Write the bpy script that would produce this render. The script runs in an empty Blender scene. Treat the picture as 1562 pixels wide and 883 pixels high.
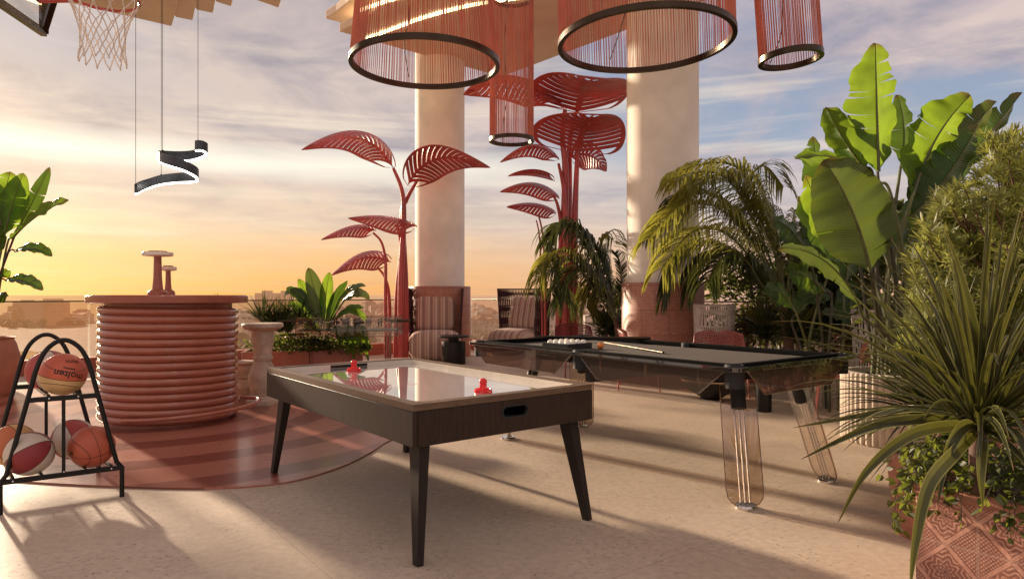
import bpy, bmesh, math, random
from mathutils import Vector as V, Matrix, Quaternion
R = math.radians
scene = bpy.context.scene
C = scene.collection
rnd = random.Random(7)
CX, HY, F, H = 781.0, 450.0, 1015.0, 1.3      # optical centre, horizon row, focal length (photo pixels), eye height

def G(px, py, z=0.0):
    """world point on the plane of height z seen at a photo pixel"""
    D = (H - z) * F / (py - HY)
    return V(((px - CX) / F * D, D, z))
def W(px, py, D):
    return V(((px - CX) / F * D, D, H - (py - HY) / F * D))

# ------------------------------------------------------------------ materials
MATS = {}
def new_mat(name):
    m = bpy.data.materials.new(name); m.use_nodes = True
    nt = m.node_tree; nt.nodes.clear()
    out = nt.nodes.new('ShaderNodeOutputMaterial')
    MATS[name] = m
    return m, nt, out
def N(nt, kind, ins=None, **props):
    n = nt.nodes.new(kind)
    for k, v in props.items(): setattr(n, k, v)
    for k, v in (ins or {}).items():
        if isinstance(v, bpy.types.NodeSocket): nt.links.new(v, n.inputs[k])
        else: n.inputs[k].default_value = v
    return n
def c4(c): return (c[0], c[1], c[2], 1.0)
def ramp(nt, fac, stops, interp='LINEAR'):
    n = nt.nodes.new('ShaderNodeValToRGB'); n.color_ramp.interpolation = interp
    el = n.color_ramp.elements
    while len(el) > 1: el.remove(el[-1])
    el[0].position = stops[0][0]; el[0].color = c4(stops[0][1])
    for p, c in stops[1:]:
        e = el.new(p); e.color = c4(c)
    if fac is not None: nt.links.new(fac, n.inputs[0])
    return n
def math_(nt, op, a, b=None, c=None):
    n = nt.nodes.new('ShaderNodeMath'); n.operation = op
    for i, v in enumerate((a, b, c)):
        if v is None: continue
        if isinstance(v, bpy.types.NodeSocket): nt.links.new(v, n.inputs[i])
        else: n.inputs[i].default_value = v
    return n.outputs[0]
def mixc(nt, fac, a, b, mode='MIX'):
    n = nt.nodes.new('ShaderNodeMix'); n.data_type = 'RGBA'; n.blend_type = mode
    for i, v in ((0, fac), (6, a), (7, b)):
        if isinstance(v, bpy.types.NodeSocket): nt.links.new(v, n.inputs[i])
        else: n.inputs[i].default_value = v if i == 0 else c4(v)
    return n.outputs[2]
def coords(nt, kind='Object', scale=(1, 1, 1), rot=(0, 0, 0)):
    tc = N(nt, 'ShaderNodeTexCoord')
    mp = N(nt, 'ShaderNodeMapping', {'Vector': tc.outputs[kind], 'Scale': scale, 'Rotation': rot})
    return mp.outputs[0]
def noise(nt, vec, scale, detail=4, rough=.55, out='Fac'):
    n = N(nt, 'ShaderNodeTexNoise', {'Vector': vec, 'Scale': scale, 'Detail': detail, 'Roughness': rough})
    return n.outputs[out]

def plain(name, col, rough=.5, metal=0.0, var=.18, vscale=6.0, bump=0.0, bscale=60, coat=0.0, stretch=(1,1,1), spec=.5, trans=0.0, ior=1.45, alpha=1.0):
    m, nt, out = new_mat(name)
    vec = coords(nt, 'Object', stretch)
    nz = noise(nt, vec, vscale, 5)
    r = ramp(nt, nz, [(.3, [c * (1 - var) for c in col]), (.7, [min(1, c * (1 + var)) for c in col])])
    b = N(nt, 'ShaderNodeBsdfPrincipled', {'Base Color': r.outputs[0], 'Metallic': metal, 'Coat Weight': coat, 'Specular IOR Level': spec,
                                           'Transmission Weight': trans, 'IOR': ior, 'Alpha': alpha})
    rr = math_(nt, 'MULTIPLY_ADD', nz, .25, rough - .12)
    nt.links.new(rr, b.inputs['Roughness'])
    if bump:
        bz = noise(nt, vec, bscale, 3)
        bp = N(nt, 'ShaderNodeBump', {'Height': bz, 'Strength': bump, 'Distance': .01})
        nt.links.new(bp.outputs[0], b.inputs['Normal'])
    nt.links.new(b.outputs[0], out.inputs[0])
    return m

def glass(name, col, dens=.55, rough=0.0, ior=1.5, haze=0.0):
    """thin architectural glass: tinted see-through plus fresnel reflection"""
    m, nt, out = new_mat(name)
    t = N(nt, 'ShaderNodeBsdfTransparent', {'Color': c4(col)})
    g = N(nt, 'ShaderNodeBsdfGlossy', {'Color': (1, 1, 1, 1), 'Roughness': rough})
    lw = N(nt, 'ShaderNodeLayerWeight', {'Blend': .5})
    f1 = math_(nt, 'MULTIPLY_ADD', math_(nt, 'POWER', lw.outputs['Facing'], 4.0), .85, (ior - 1) ** 2 / (ior + 1) ** 2 * 2)
    f2 = math_(nt, 'MULTIPLY', f1, dens)
    body = t.outputs[0]
    if haze:
        df = N(nt, 'ShaderNodeBsdfDiffuse', {'Color': c4([x * .45 for x in col])})
        body = N(nt, 'ShaderNodeMixShader', {0: haze, 1: t.outputs[0], 2: df.outputs[0]}).outputs[0]
    mx = N(nt, 'ShaderNodeMixShader', {0: f2, 1: body, 2: g.outputs[0]})
    nt.links.new(mx.outputs[0], out.inputs[0])
    return m

def emit(name, col, s):
    m, nt, out = new_mat(name)
    e = N(nt, 'ShaderNodeEmission', {'Color': c4(col), 'Strength': s})
    nt.links.new(e.outputs[0], out.inputs[0]); return m

def leafmat(name, top, glow, rough=.4, trans=.45, veins=0.0, var=.35, edge=None, vscale=3.0):
    """foliage: reflective upper side and light shining through; veins runs across the midrib (UV)"""
    m, nt, out = new_mat(name)
    tc = N(nt, 'ShaderNodeTexCoord')
    nz = noise(nt, tc.outputs['Object'], vscale, 4)
    c = ramp(nt, nz, [(.3, [x * (1 - var) for x in top]), (.7, [x * (1 + var) for x in top])]).outputs[0]
    g = ramp(nt, nz, [(.3, [x * (1 - var * .6) for x in glow]), (.7, [min(1, x * (1 + var * .5)) for x in glow])]).outputs[0]
    sx = N(nt, 'ShaderNodeSeparateXYZ', {0: tc.outputs['UV']})
    nrm = None
    if veins:
        # faint dark lines across the blade, and a pale midrib
        w = math_(nt, 'SINE', math_(nt, 'MULTIPLY_ADD', math_(nt, 'ABSOLUTE', math_(nt, 'SUBTRACT', sx.outputs[0], .5)), -14.0, math_(nt, 'MULTIPLY', sx.outputs[1], 330.0)))
        c = mixc(nt, math_(nt, 'MULTIPLY_ADD', w, .13, .13), c, [x * .55 for x in top])
        bp = N(nt, 'ShaderNodeBump', {'Height': w, 'Strength': veins, 'Distance': .004}); nrm = bp.outputs[0]
    if edge:
        e = math_(nt, 'GREATER_THAN', math_(nt, 'ABSOLUTE', math_(nt, 'SUBTRACT', sx.outputs[0], .5)), .42)
        c = mixc(nt, math_(nt, 'MULTIPLY', e, .8), c, edge)
    # dry brown tips and a few blemishes
    tipf = N(nt, 'ShaderNodeMapRange', {0: math_(nt, 'MULTIPLY_ADD', nz, .12, sx.outputs[1]), 1: .97, 2: 1.06, 3: 0, 4: .85}).outputs[0]
    spot = N(nt, 'ShaderNodeMapRange', {0: noise(nt, tc.outputs['Object'], vscale * 4.5, 5, .7), 1: .66, 2: .74, 3: 0, 4: .6}).outputs[0]
    bf = math_(nt, 'MAXIMUM', tipf, spot)
    c = mixc(nt, bf, c, (.16, .10, .035)); g = mixc(nt, bf, g, (.22, .13, .03))
    b = N(nt, 'ShaderNodeBsdfPrincipled', {'Base Color': c, 'Roughness': rough, 'Specular IOR Level': .45})
    t = N(nt, 'ShaderNodeBsdfTranslucent', {'Color': g})
    if nrm:
        nt.links.new(nrm, b.inputs['Normal'])
    mx = N(nt, 'ShaderNodeMixShader', {0: trans, 1: b.outputs[0], 2: t.outputs[0]})
    nt.links.new(mx.outputs[0], out.inputs[0])
    return m

# ------------------------------------------------------------------ mesh building
class MB:
    def __init__(s): s.v = []; s.f = []; s.uv = []; s.mi = []; s.smooth = True
    def add(s, vs, fs, uvs=None, mi=0):
        o = len(s.v); s.v += [tuple(p) for p in vs]
        for k, f in enumerate(fs):
            s.f.append(tuple(i + o for i in f)); s.mi.append(mi)
            s.uv.append([(0, 0)] * len(f) if uvs is None else [uvs[i] for i in f])
    def box(s, c, sx, sy, sz, rz=0.0, mi=0, mat=None):
        M = Matrix.Translation(V(c)) @ Matrix.Rotation(rz, 4, 'Z')
        if mat is not None: M = mat
        vs = [M @ V((x * sx / 2, y * sy / 2, z * sz / 2)) for z in (-1, 1) for y in (-1, 1) for x in (-1, 1)]
        s.add(vs, [(0, 2, 3, 1), (4, 5, 7, 6), (0, 1, 5, 4), (1, 3, 7, 5), (3, 2, 6, 7), (2, 0, 4, 6)], mi=mi)
    def bar(s, a, b, w, h, up=V((0, 0, 1)), w2=None, h2=None, mi=0):
        """box beam from a to b, cross-section w x h, tapering to w2 x h2"""
        a, b = V(a), V(b); d = (b - a).normalized(); x = d.cross(up)
        if x.length < 1e-4: x = d.cross(V((1, 0, 0)))
        x.normalize(); y = x.cross(d).normalized()
        w2 = w2 or w; h2 = h2 or h
        vs = []
        for p, ww, hh in ((a, w, h), (b, w2, h2)):
            vs += [p - x * ww / 2 - y * hh / 2, p + x * ww / 2 - y * hh / 2, p + x * ww / 2 + y * hh / 2, p - x * ww / 2 + y * hh / 2]
        s.add(vs, [(3, 2, 1, 0), (4, 5, 6, 7), (0, 1, 5, 4), (1, 2, 6, 5), (2, 3, 7, 6), (3, 0, 4, 7)], mi=mi)
    def tube(s, pts, r, n=8, closed=False, cap=True, mi=0):
        pts = [V(p) for p in pts]; m = len(pts)
        rs = r if isinstance(r, (list, tuple)) else [r] * m
        t0 = (pts[1] - pts[0]).normalized()
        ref = V((0, 0, 1)) if abs(t0.z) < .9 else V((1, 0, 0))
        x = t0.cross(ref).normalized(); vs = []
        for i, p in enumerate(pts):
            if closed: t = (pts[(i + 1) % m] - pts[i - 1])
            else: t = pts[min(i + 1, m - 1)] - pts[max(i - 1, 0)]
            t = t.normalized() if t.length > 1e-9 else t0
            x = (x - t * x.dot(t)).normalized(); y = t.cross(x)
            for k in range(n):
                a = 2 * math.pi * k / n
                vs.append(p + (x * math.cos(a) + y * math.sin(a)) * rs[i])
        fs = []
        for i in range(m if closed else m - 1):
            j = (i + 1) % m
            for k in range(n):
                fs.append((i * n + k, i * n + (k + 1) % n, j * n + (k + 1) % n, j * n + k))
        if cap and not closed:
            fs.append(tuple(range(n - 1, -1, -1))); fs.append(tuple((m - 1) * n + k for k in range(n)))
        s.add(vs, fs, mi=mi)
    def lathe(s, prof, c=(0, 0, 0), n=40, mi=0, flute=0, fdepth=0.0):
        c = V(c); vs = []
        for r, z in prof:
            for k in range(n):
                a = 2 * math.pi * k / n
                rr = r + (fdepth * abs(math.sin(a * flute / 2)) if flute and r > .02 else 0)
                vs.append(c + V((math.cos(a) * rr, math.sin(a) * rr, z)))
        fs = []
        for i in range(len(prof) - 1):
            for k in range(n):
                fs.append((i * n + k, i * n + (k + 1) % n, (i + 1) * n + (k + 1) % n, (i + 1) * n + k))
        shut = (prof[0] == prof[-1])
        if prof[0][0] > 1e-5 and not shut: fs.append(tuple(range(n - 1, -1, -1)))
        if prof[-1][0] > 1e-5 and not shut: fs.append(tuple((len(prof) - 1) * n + k for k in range(n)))
        s.add(vs, fs, mi=mi)
    def prism(s, poly, z0, z1, mi=0):
        n = len(poly); vs = [(p[0], p[1], z0) for p in poly] + [(p[0], p[1], z1) for p in poly]
        s.add(vs, [tuple(range(n - 1, -1, -1)), tuple(range(n, 2 * n))] + [(i, (i + 1) % n, (i + 1) % n + n, i + n) for i in range(n)], mi=mi)
    def sphere(s, c, r, n=20, m=12, mi=0, sc=(1, 1, 1)):
        c = V(c); vs = [c + V((0, 0, -r * sc[2]))]
        for i in range(1, m):
            ph = -math.pi / 2 + math.pi * i / m
            for k in range(n):
                a = 2 * math.pi * k / n
                vs.append(c + V((math.cos(a) * math.cos(ph) * r * sc[0], math.sin(a) * math.cos(ph) * r * sc[1], math.sin(ph) * r * sc[2])))
        vs.append(c + V((0, 0, r * sc[2]))); t = len(vs) - 1
        fs = [(0, 1 + (k + 1) % n, 1 + k) for k in range(n)]
        for i in range(m - 2):
            for k in range(n):
                fs.append((1 + i * n + k, 1 + i * n + (k + 1) % n, 1 + (i + 1) * n + (k + 1) % n, 1 + (i + 1) * n + k))
        fs += [(1 + (m - 2) * n + k, 1 + (m - 2) * n + (k + 1) % n, t) for k in range(n)]
        s.add(vs, fs, mi=mi)
    def build(s, name, mats, parent=None, bevel=0, solid=0, flat=False, loc=None, weld=False):
        me = bpy.data.meshes.new(name); me.from_pydata(s.v, [], s.f)
        uvl = me.uv_layers.new(name='UVMap'); k = 0
        flatuv = []
        for u in s.uv:
            for a in u: flatuv += [a[0], a[1]]
        uvl.data.foreach_set('uv', flatuv)
        if not isinstance(mats, (list, tuple)): mats = [mats]
        for m in mats: me.materials.append(m if not isinstance(m, str) else MATS[m])
        me.polygons.foreach_set('material_index', s.mi)
        me.polygons.foreach_set('use_smooth', [not flat] * len(s.f))
        me.validate(); me.update()
        if not flat and len(s.f) < 200000:
            try: me.set_sharp_from_angle(angle=R(38))
            except Exception: pass
        o = bpy.data.objects.new(name, me); C.objects.link(o)
        if parent is not None: o.parent = parent
        if loc is not None: o.location = loc
        if solid:
            md = o.modifiers.new('solid', 'SOLIDIFY'); md.thickness = solid; md.offset = 0
        if bevel:
            md = o.modifiers.new('bevel', 'BEVEL'); md.width = bevel; md.segments = 2; md.limit_method = 'ANGLE'; md.angle_limit = R(40)
            md.harden_normals = False
        return o

def tag(o, label=None, cat=None, group=None, kind=None):
    if label: o['label'] = label
    if cat: o['category'] = cat
    if group: o['group'] = group
    if kind: o['kind'] = kind
    return o
def thing(name, label, cat, loc=(0, 0, 0), rz=0.0, group=None):
    o = bpy.data.objects.new(name, None); C.objects.link(o); o.empty_display_size = .1
    o.location = loc; o.rotation_euler = (0, 0, rz)
    return tag(o, label, cat, group)
def copy_tree(o, parent=None):
    c = o.copy(); C.objects.link(c)
    if parent is not None: c.parent = parent
    for ch in list(o.children): copy_tree(ch, c)
    return c
def place(o, loc, rz, label, sc=None):
    c = copy_tree(o); c.location = loc; c.rotation_euler = (0, 0, rz); c['label'] = label
    if sc: c.scale = (sc, sc, sc)
    return c
def bez(a, b, c, t): return a * (1 - t) ** 2 + b * (2 * t * (1 - t)) + c * t * t
def catmull(P, n=8, closed=False):
    out = []; m = len(P)
    g = (lambda i: P[i % m]) if closed else (lambda i: P[max(0, min(m - 1, i))])
    for i in range(m if closed else m - 1):
        p0, p1, p2, p3 = g(i - 1), g(i), g(i + 1), g(i + 2)
        for k in range(n):
            t = k / n
            out.append(.5 * ((2 * p1) + (p2 - p0) * t + (2 * p0 - 5 * p1 + 4 * p2 - p3) * t * t + (3 * p1 - p0 - 3 * p2 + p3) * t ** 3))
    if not closed: out.append(P[-1])
    return out

# grid directions of the terrace: u towards back right, v towards back left
TH = R(37.5)
U = V((math.cos(TH), math.sin(TH), 0)); Vv = V((-math.sin(TH), math.cos(TH), 0))

# ------------------------------------------------------------------ camera
cam = bpy.data.cameras.new('camera'); co = bpy.data.objects.new('camera', cam); C.objects.link(co)
co.location = (0, 0, H); co.rotation_euler = (R(90), 0, 0)
cam.sensor_width = 36; cam.lens = F / 1562 * 36; cam.shift_y = (HY - 441.5) / 1562; cam.clip_end = 60000; cam.clip_start = .05
scene.camera = co

# ------------------------------------------------------------------ light and sky
SUN_AZ = R(134.0); SUN_EL = R(13.5)           # counter-clockwise from +x
sd = V((math.cos(SUN_AZ) * math.cos(SUN_EL), math.sin(SUN_AZ) * math.cos(SUN_EL), math.sin(SUN_EL)))
sl = bpy.data.lights.new('sun', 'SUN'); sl.energy = 8.5; sl.angle = R(2.0); sl.color = (1.0, .78, .56)
so = bpy.data.objects.new('sun', sl); C.objects.link(so)
so.rotation_euler = sd.to_track_quat('Z', 'Y').to_euler()

w = bpy.data.worlds.new('World'); scene.world = w; w.use_nodes = True
nt = w.node_tree; nt.nodes.clear()
out = nt.nodes.new('ShaderNodeOutputWorld')
sky = N(nt, 'ShaderNodeTexSky'); sky.sky_type = 'NISHITA'; sky.sun_disc = False
sky.sun_elevation = SUN_EL; sky.sun_rotation = R(90) - SUN_AZ
bgN = N(nt, 'ShaderNodeBackground', {'Color': sky.outputs[0], 'Strength': .010})
tc = N(nt, 'ShaderNodeTexCoord')
dirv = N(nt, 'ShaderNodeVectorMath', {0: tc.outputs['Generated']}, operation='NORMALIZE').outputs[0]
sp = N(nt, 'ShaderNodeSeparateXYZ', {0: dirv}); z = sp.outputs[2]
hz = N(nt, 'ShaderNodeVectorMath', {0: dirv, 1: (sd.x / math.cos(SUN_EL), sd.y / math.cos(SUN_EL), 0)}, operation='DOT_PRODUCT').outputs['Value']
sunf = N(nt, 'ShaderNodeMapRange', {0: hz, 1: .38, 2: 1.0, 3: 0.0, 4: 1.0}, interpolation_type='SMOOTHSTEP').outputs[0]
def s2l(c): return [((x / 255 + .055) / 1.055) ** 2.4 for x in c]
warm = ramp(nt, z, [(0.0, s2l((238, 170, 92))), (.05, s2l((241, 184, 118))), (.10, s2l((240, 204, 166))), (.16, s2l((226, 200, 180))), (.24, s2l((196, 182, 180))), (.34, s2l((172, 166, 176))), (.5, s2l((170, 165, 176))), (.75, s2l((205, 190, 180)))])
cool = ramp(nt, z, [(0.0, s2l((234, 178, 142))), (.05, s2l((230, 188, 160))), (.11, s2l((206, 190, 184))), (.15, s2l((176, 180, 190))), (.2, s2l((158, 170, 190))), (.3, s2l((144, 158, 184))), (.48, s2l((140, 152, 180))), (.75, s2l((225, 208, 200)))])  # top stops of both ramps lie out of view, brightened as fill
back = N(nt, 'ShaderNodeMapRange', {0: sp.outputs[1], 1: .1, 2: -.5, 3: 0.0, 4: .8}).outputs[0]  # unseen sky behind the camera, made warm and bright as added fill
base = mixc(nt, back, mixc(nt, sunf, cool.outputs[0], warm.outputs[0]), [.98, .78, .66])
# clouds: flattened towards the horizon
inv = math_(nt, 'DIVIDE', 1.0, math_(nt, 'MAXIMUM', math_(nt, 'ADD', z, .09), .02))
pv = N(nt, 'ShaderNodeCombineXYZ', {0: math_(nt, 'MULTIPLY', sp.outputs[0], inv), 1: math_(nt, 'MULTIPLY', sp.outputs[1], inv), 2: 0.0}).outputs[0]
pm = N(nt, 'ShaderNodeMapping', {'Vector': pv, 'Rotation': (0, 0, R(-12)), 'Scale': (.85, .8, 1), 'Location': (5.3, 2.2, 0)}).outputs[0]
n1 = N(nt, 'ShaderNodeTexNoise', {'Vector': pm, 'Scale': .9, 'Detail': 8, 'Roughness': .56, 'Distortion': .6}).outputs['Fac']
n2 = N(nt, 'ShaderNodeTexNoise', {'Vector': pm, 'Scale': 2.4, 'Detail': 7, 'Roughness': .6, 'Distortion': .4}).outputs['Fac']
cov = N(nt, 'ShaderNodeMapRange', {0: n1, 1: .36, 2: .53, 3: 0, 4: 1}, interpolation_type='SMOOTHSTEP').outputs[0]
zf = N(nt, 'ShaderNodeMapRange', {0: z, 1: .06, 2: .22, 3: .15, 4: 1}).outputs[0]
cov = math_(nt, 'MULTIPLY', math_(nt, 'MULTIPLY', cov, zf), .9)
lit = mixc(nt, sunf, s2l((224, 200, 192)), s2l((212, 192, 180)))
shd = mixc(nt, sunf, s2l((158, 152, 166)), s2l((160, 148, 154)))
cl = mixc(nt, N(nt, 'ShaderNodeMapRange', {0: n2, 1: .36, 2: .62, 3: 0, 4: 1}).outputs[0], shd, lit)
col = mixc(nt, cov, base, cl)
# thin bright streaks above the sun side horizon
sm = N(nt, 'ShaderNodeCombineXYZ', {0: math_(nt, 'MULTIPLY', math_(nt, 'ARCTAN2', sp.outputs[0], sp.outputs[1]), 1.6), 1: math_(nt, 'MULTIPLY', z, 26.0), 2: 0.0}).outputs[0]
n3 = N(nt, 'ShaderNodeTexNoise', {'Vector': sm, 'Scale': 1.1, 'Detail': 7, 'Roughness': .55, 'Distortion': .3}).outputs['Fac']
st = N(nt, 'ShaderNodeMapRange', {0: n3, 1: .50, 2: .70, 3: 0, 4: .55}, interpolation_type='SMOOTHSTEP').outputs[0]
band = math_(nt, 'MULTIPLY', N(nt, 'ShaderNodeMapRange', {0: z, 1: .02, 2: .1, 3: 0, 4: 1}).outputs[0], N(nt, 'ShaderNodeMapRange', {0: z, 1: .26, 2: .40, 3: 1, 4: 0}).outputs[0])
col = mixc(nt, math_(nt, 'MULTIPLY', st, band), col, s2l((252, 232, 204)))
zc = math_(nt, 'MULTIPLY_ADD', n3, .03, math_(nt, 'SUBTRACT', z, .015))
bb = math_(nt, 'POWER', math_(nt, 'MAXIMUM', math_(nt, 'SUBTRACT', 1.0, math_(nt, 'MULTIPLY', math_(nt, 'ABSOLUTE', math_(nt, 'SUBTRACT', zc, .183)), 34.0)), 0.0), .8)
bs = N(nt, 'ShaderNodeMapRange', {0: hz, 1: .5, 2: .85, 3: 0, 4: .9}, interpolation_type='SMOOTHSTEP').outputs[0]
col = mixc(nt, math_(nt, 'MULTIPLY', bb, bs), col, [1.0, .93, .78])
# warm glow round the sun
dd = N(nt, 'ShaderNodeVectorMath', {0: dirv, 1: tuple(V((sd.x, sd.y, .03)).normalized())}, operation='DOT_PRODUCT').outputs['Value']
gl = math_(nt, 'POWER', math_(nt, 'MAXIMUM', dd, 0.0), 22.0)
glc = mixc(nt, gl, (0, 0, 0), [.14, .09, .015])
col = mixc(nt, 1.0, col, glc, 'ADD')
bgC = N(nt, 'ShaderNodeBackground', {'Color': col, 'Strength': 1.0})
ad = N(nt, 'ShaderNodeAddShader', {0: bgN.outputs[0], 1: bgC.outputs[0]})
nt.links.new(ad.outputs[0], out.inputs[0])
scene.view_settings.view_transform = 'Standard'; scene.view_settings.look = 'None'; scene.view_settings.exposure = 0
scene.cycles.max_bounces = 10; scene.cycles.transparent_max_bounces = 40; scene.cycles.use_denoising = True
scene.cycles.sample_clamp_indirect = 6

# ------------------------------------------------------------------ common materials
plain('terracotta', (.33, .10, .062), .38, var=.10, bump=.05, coat=.25)
plain('terracotta_gloss', (.37, .115, .07), .2, var=.08, coat=.85)
plain('terracotta_clay', (.40, .17, .11), .7, var=.2, bump=.3, bscale=90)
plain('parapet_red', (.33, .10, .07), .6, var=.15, bump=.1)
plain('black_metal', (.012, .011, .011), .42, metal=.3, var=.3)
plain('cushion_black', (.006, .006, .006), .9, spec=.08)
plain('black_rubber', (.02, .021, .022), .6, var=.2)
plain('bronze', (.06, .042, .028), .3, metal=.85, var=.2)
plain('chrome', (.7, .68, .66), .12, metal=1, var=.05)
plain('red_paint', (.44, .06, .055), .38, var=.28, vscale=2.5, coat=.3, bump=.15, bscale=35)
plain('red_plastic', (.75, .012, .02), .2, var=.04, coat=.3)
plain('rust_string', (.52, .17, .11), .7, var=.15)
plain('stone', (.46, .37, .29), .6, var=.25, vscale=9, bump=.25, bscale=40)
plain('fluted_cream', (.55, .47, .38), .7, var=.12, vscale=12, bump=.2, bscale=70)
plain('soil', (.06, .04, .03), .95, var=.4, vscale=30, bump=.6)
plain('pink_metal', (.52, .17, .15), .4, var=.1, coat=.2)
plain('maroon_rope', (.06, .016, .018), .7, var=.3)
plain('white_rope', (.62, .56, .52), .75, var=.15)
plain('cream_paint', (.72, .64, .53), .25, var=.05)
plain('trunk_brown', (.13, .07, .05), .8, var=.4, vscale=14, bump=.4)
plain('stem_green', (.12, .13, .05), .5, var=.35, vscale=8)
plain('stem_dark', (.06, .055, .03), .5, var=.35, vscale=8)
plain('plaster', (.84, .79, .71), .75, var=.13, vscale=1.7, bump=.12, bscale=14)
plain('ceiling_cream', (.76, .63, .51), .8, var=.07, vscale=2)
plain('cable_black', (.01, .01, .01), .5)
plain('white_net', (.7, .64, .58), .8, var=.1)
plain('ball_white', (.85, .82, .72), .15, coat=.5, var=.03)
plain('ball_orange', (.75, .22, .04), .15, coat=.5, var=.1)
plain('cue_wood', (.62, .42, .22), .3, coat=.3, stretch=(1, 1, 1))
plain('tower_grey', (.30, .31, .34), .6)
glass('clear_glass', (.90, .89, .87), .5)
glass('smoke_glass', (.60, .48, .39), 1.0, .01, haze=.22)
glass('smoke_leg', (.86, .78, .71), 1.0, .0, haze=.05)
glass('rail_glass', (.92, .88, .85), .55)
emit('led_warm', (1.0, .74, .40), 9.0)
emit('led_white', (1.0, .92, .80), 12.0)
# ------------------------------------------------------------------ floor
m, nt, out = new_mat('travertine')
vec = coords(nt, 'Object')
rv = coords(nt, 'Object', (1, 1, 1), (0, 0, -TH))
big = noise(nt, vec, .9, 6); fine = noise(nt, vec, 22, 4, .65)
col = ramp(nt, big, [(.3, (.48, .38, .29)), (.7, (.64, .53, .415))]).outputs[0]
col = mixc(nt, .35, col, ramp(nt, fine, [(.3, (.34, .25, .175)), (.6, (.64, .52, .40))]).outputs[0])
patch = N(nt, 'ShaderNodeMapRange', {0: noise(nt, vec, 1.6, 5), 1: .44, 2: .64, 3: 0, 4: 1}).outputs[0]
pitn = noise(nt, N(nt, 'ShaderNodeMapping', {'Vector': vec, 'Scale': (1, 1.5, 1), 'Rotation': (0, 0, .4)}).outputs[0], 30, 5, .75)
pit = math_(nt, 'MULTIPLY', N(nt, 'ShaderNodeMapRange', {0: pitn, 1: .575, 2: .63, 3: 0, 4: 1}).outputs[0], math_(nt, 'MULTIPLY_ADD', patch, .75, .12))
vor = N(nt, 'ShaderNodeTexVoronoi', {'Vector': vec, 'Scale': 17.0, 'Randomness': 1.0}).outputs['Distance']
spk = math_(nt, 'MULTIPLY', math_(nt, 'LESS_THAN', vor, .11), N(nt, 'ShaderNodeMapRange', {0: noise(nt, vec, 3.1, 2), 1: .5, 2: .6, 3: 0, 4: 1}).outputs[0])
pit = math_(nt, 'MAXIMUM', pit, spk)
sx = N(nt, 'ShaderNodeSeparateXYZ', {0: rv})
def joint(val, step, off):
    fr = math_(nt, 'FRACT', math_(nt, 'DIVIDE', math_(nt, 'ADD', val, off + 100 * step), step))
    return math_(nt, 'LESS_THAN', fr, .006 / step)
jn = math_(nt, 'MAXIMUM', joint(sx.outputs[0], 1.62, .42), joint(sx.outputs[1], 3.24, 1.1))
col = mixc(nt, math_(nt, 'MULTIPLY', pit, .9), col, (.15, .105, .075))
stn = N(nt, 'ShaderNodeMapRange', {0: noise(nt, vec, .55, 7, .62), 1: .48, 2: .70, 3: 0, 4: .45}).outputs[0]
col = mixc(nt, stn, col, (.27, .195, .14))
col = mixc(nt, math_(nt, 'MULTIPLY', jn, .28), col, (.14, .10, .075))
b = N(nt, 'ShaderNodeBsdfPrincipled', {'Base Color': col, 'Roughness': .62, 'Specular IOR Level': .35})
hgt = math_(nt, 'SUBTRACT', math_(nt, 'MULTIPLY', fine, .12), math_(nt, 'ADD', math_(nt, 'MULTIPLY', pit, .8), math_(nt, 'MULTIPLY', jn, .2)))
bp = N(nt, 'ShaderNodeBump', {'Height': hgt, 'Strength': .55, 'Distance': .006})
nt.links.new(bp.outputs[0], b.inputs['Normal']); nt.links.new(b.outputs[0], out.inputs[0])

# terrace edges: line 1 (back left) through E1 along u, line 2 (back right) from corner K along -v
E1 = V((-2.8, 14.9, 0)); KC = E1 + U * 2.25
def tq(a, b): return KC - U * a - Vv * b       # terrace coordinates measured from the far corner
mb = MB()
poly = [tq(30, -.0), tq(0, 0), tq(0, 30), tq(30, 30)]
mb.prism([(p.x, p.y) for p in poly][::-1], -.5, 0)
o = mb.build('terrace_floor', 'travertine'); tag(o, 'beige travertine terrace floor with open pores and fine joints', 'floor', kind='structure')
# the building under the terrace
mb = MB(); q = [tq(29.5, .4), tq(.4, .4), tq(.4, 29.5), tq(29.5, 29.5)]
mb.prism([(p.x, p.y) for p in q][::-1], -34, -.5)
plain('facade', (.4, .34, .28), .8)
o = mb.build('building_below', 'facade'); tag(o, 'plain block under the roof terrace', 'building', kind='structure')

# glossy terracotta deck round the bar
BC = V((-3.59, 6.99, 0))
m, nt, out = new_mat('deck_gloss')
geo = N(nt, 'ShaderNodeNewGeometry')
dv = N(nt, 'ShaderNodeVectorMath', {0: geo.outputs['Position'], 1: (BC.x - .15, BC.y + .25, 0)}, operation='SUBTRACT').outputs[0]
ln = N(nt, 'ShaderNodeVectorMath', {0: dv}, operation='LENGTH').outputs['Value']
shade_rings = ramp(nt, math_(nt, 'FRACT', math_(nt, 'DIVIDE', ln, .74)), [(0, (.20, .055, .038)), (.40, (.40, .15, .105))], 'CONSTANT').outputs[0]  # dark bands: mostly railing shadow painted into the colour
sxy = N(nt, 'ShaderNodeSeparateXYZ', {0: geo.outputs['Position']})
rib = math_(nt, 'PINGPONG', math_(nt, 'DIVIDE', math_(nt, 'ADD', sxy.outputs[1], math_(nt, 'MULTIPLY', sxy.outputs[0], .18)), .042), .5)
rb = N(nt, 'ShaderNodeMapRange', {0: rib, 1: 0, 2: .12, 3: 0, 4: 1}).outputs[0]
col = mixc(nt, math_(nt, 'MULTIPLY', math_(nt, 'SUBTRACT', 1.0, rb), .35), shade_rings, (.16, .05, .035))
nz = noise(nt, geo.outputs['Position'], 6, 4)
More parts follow.
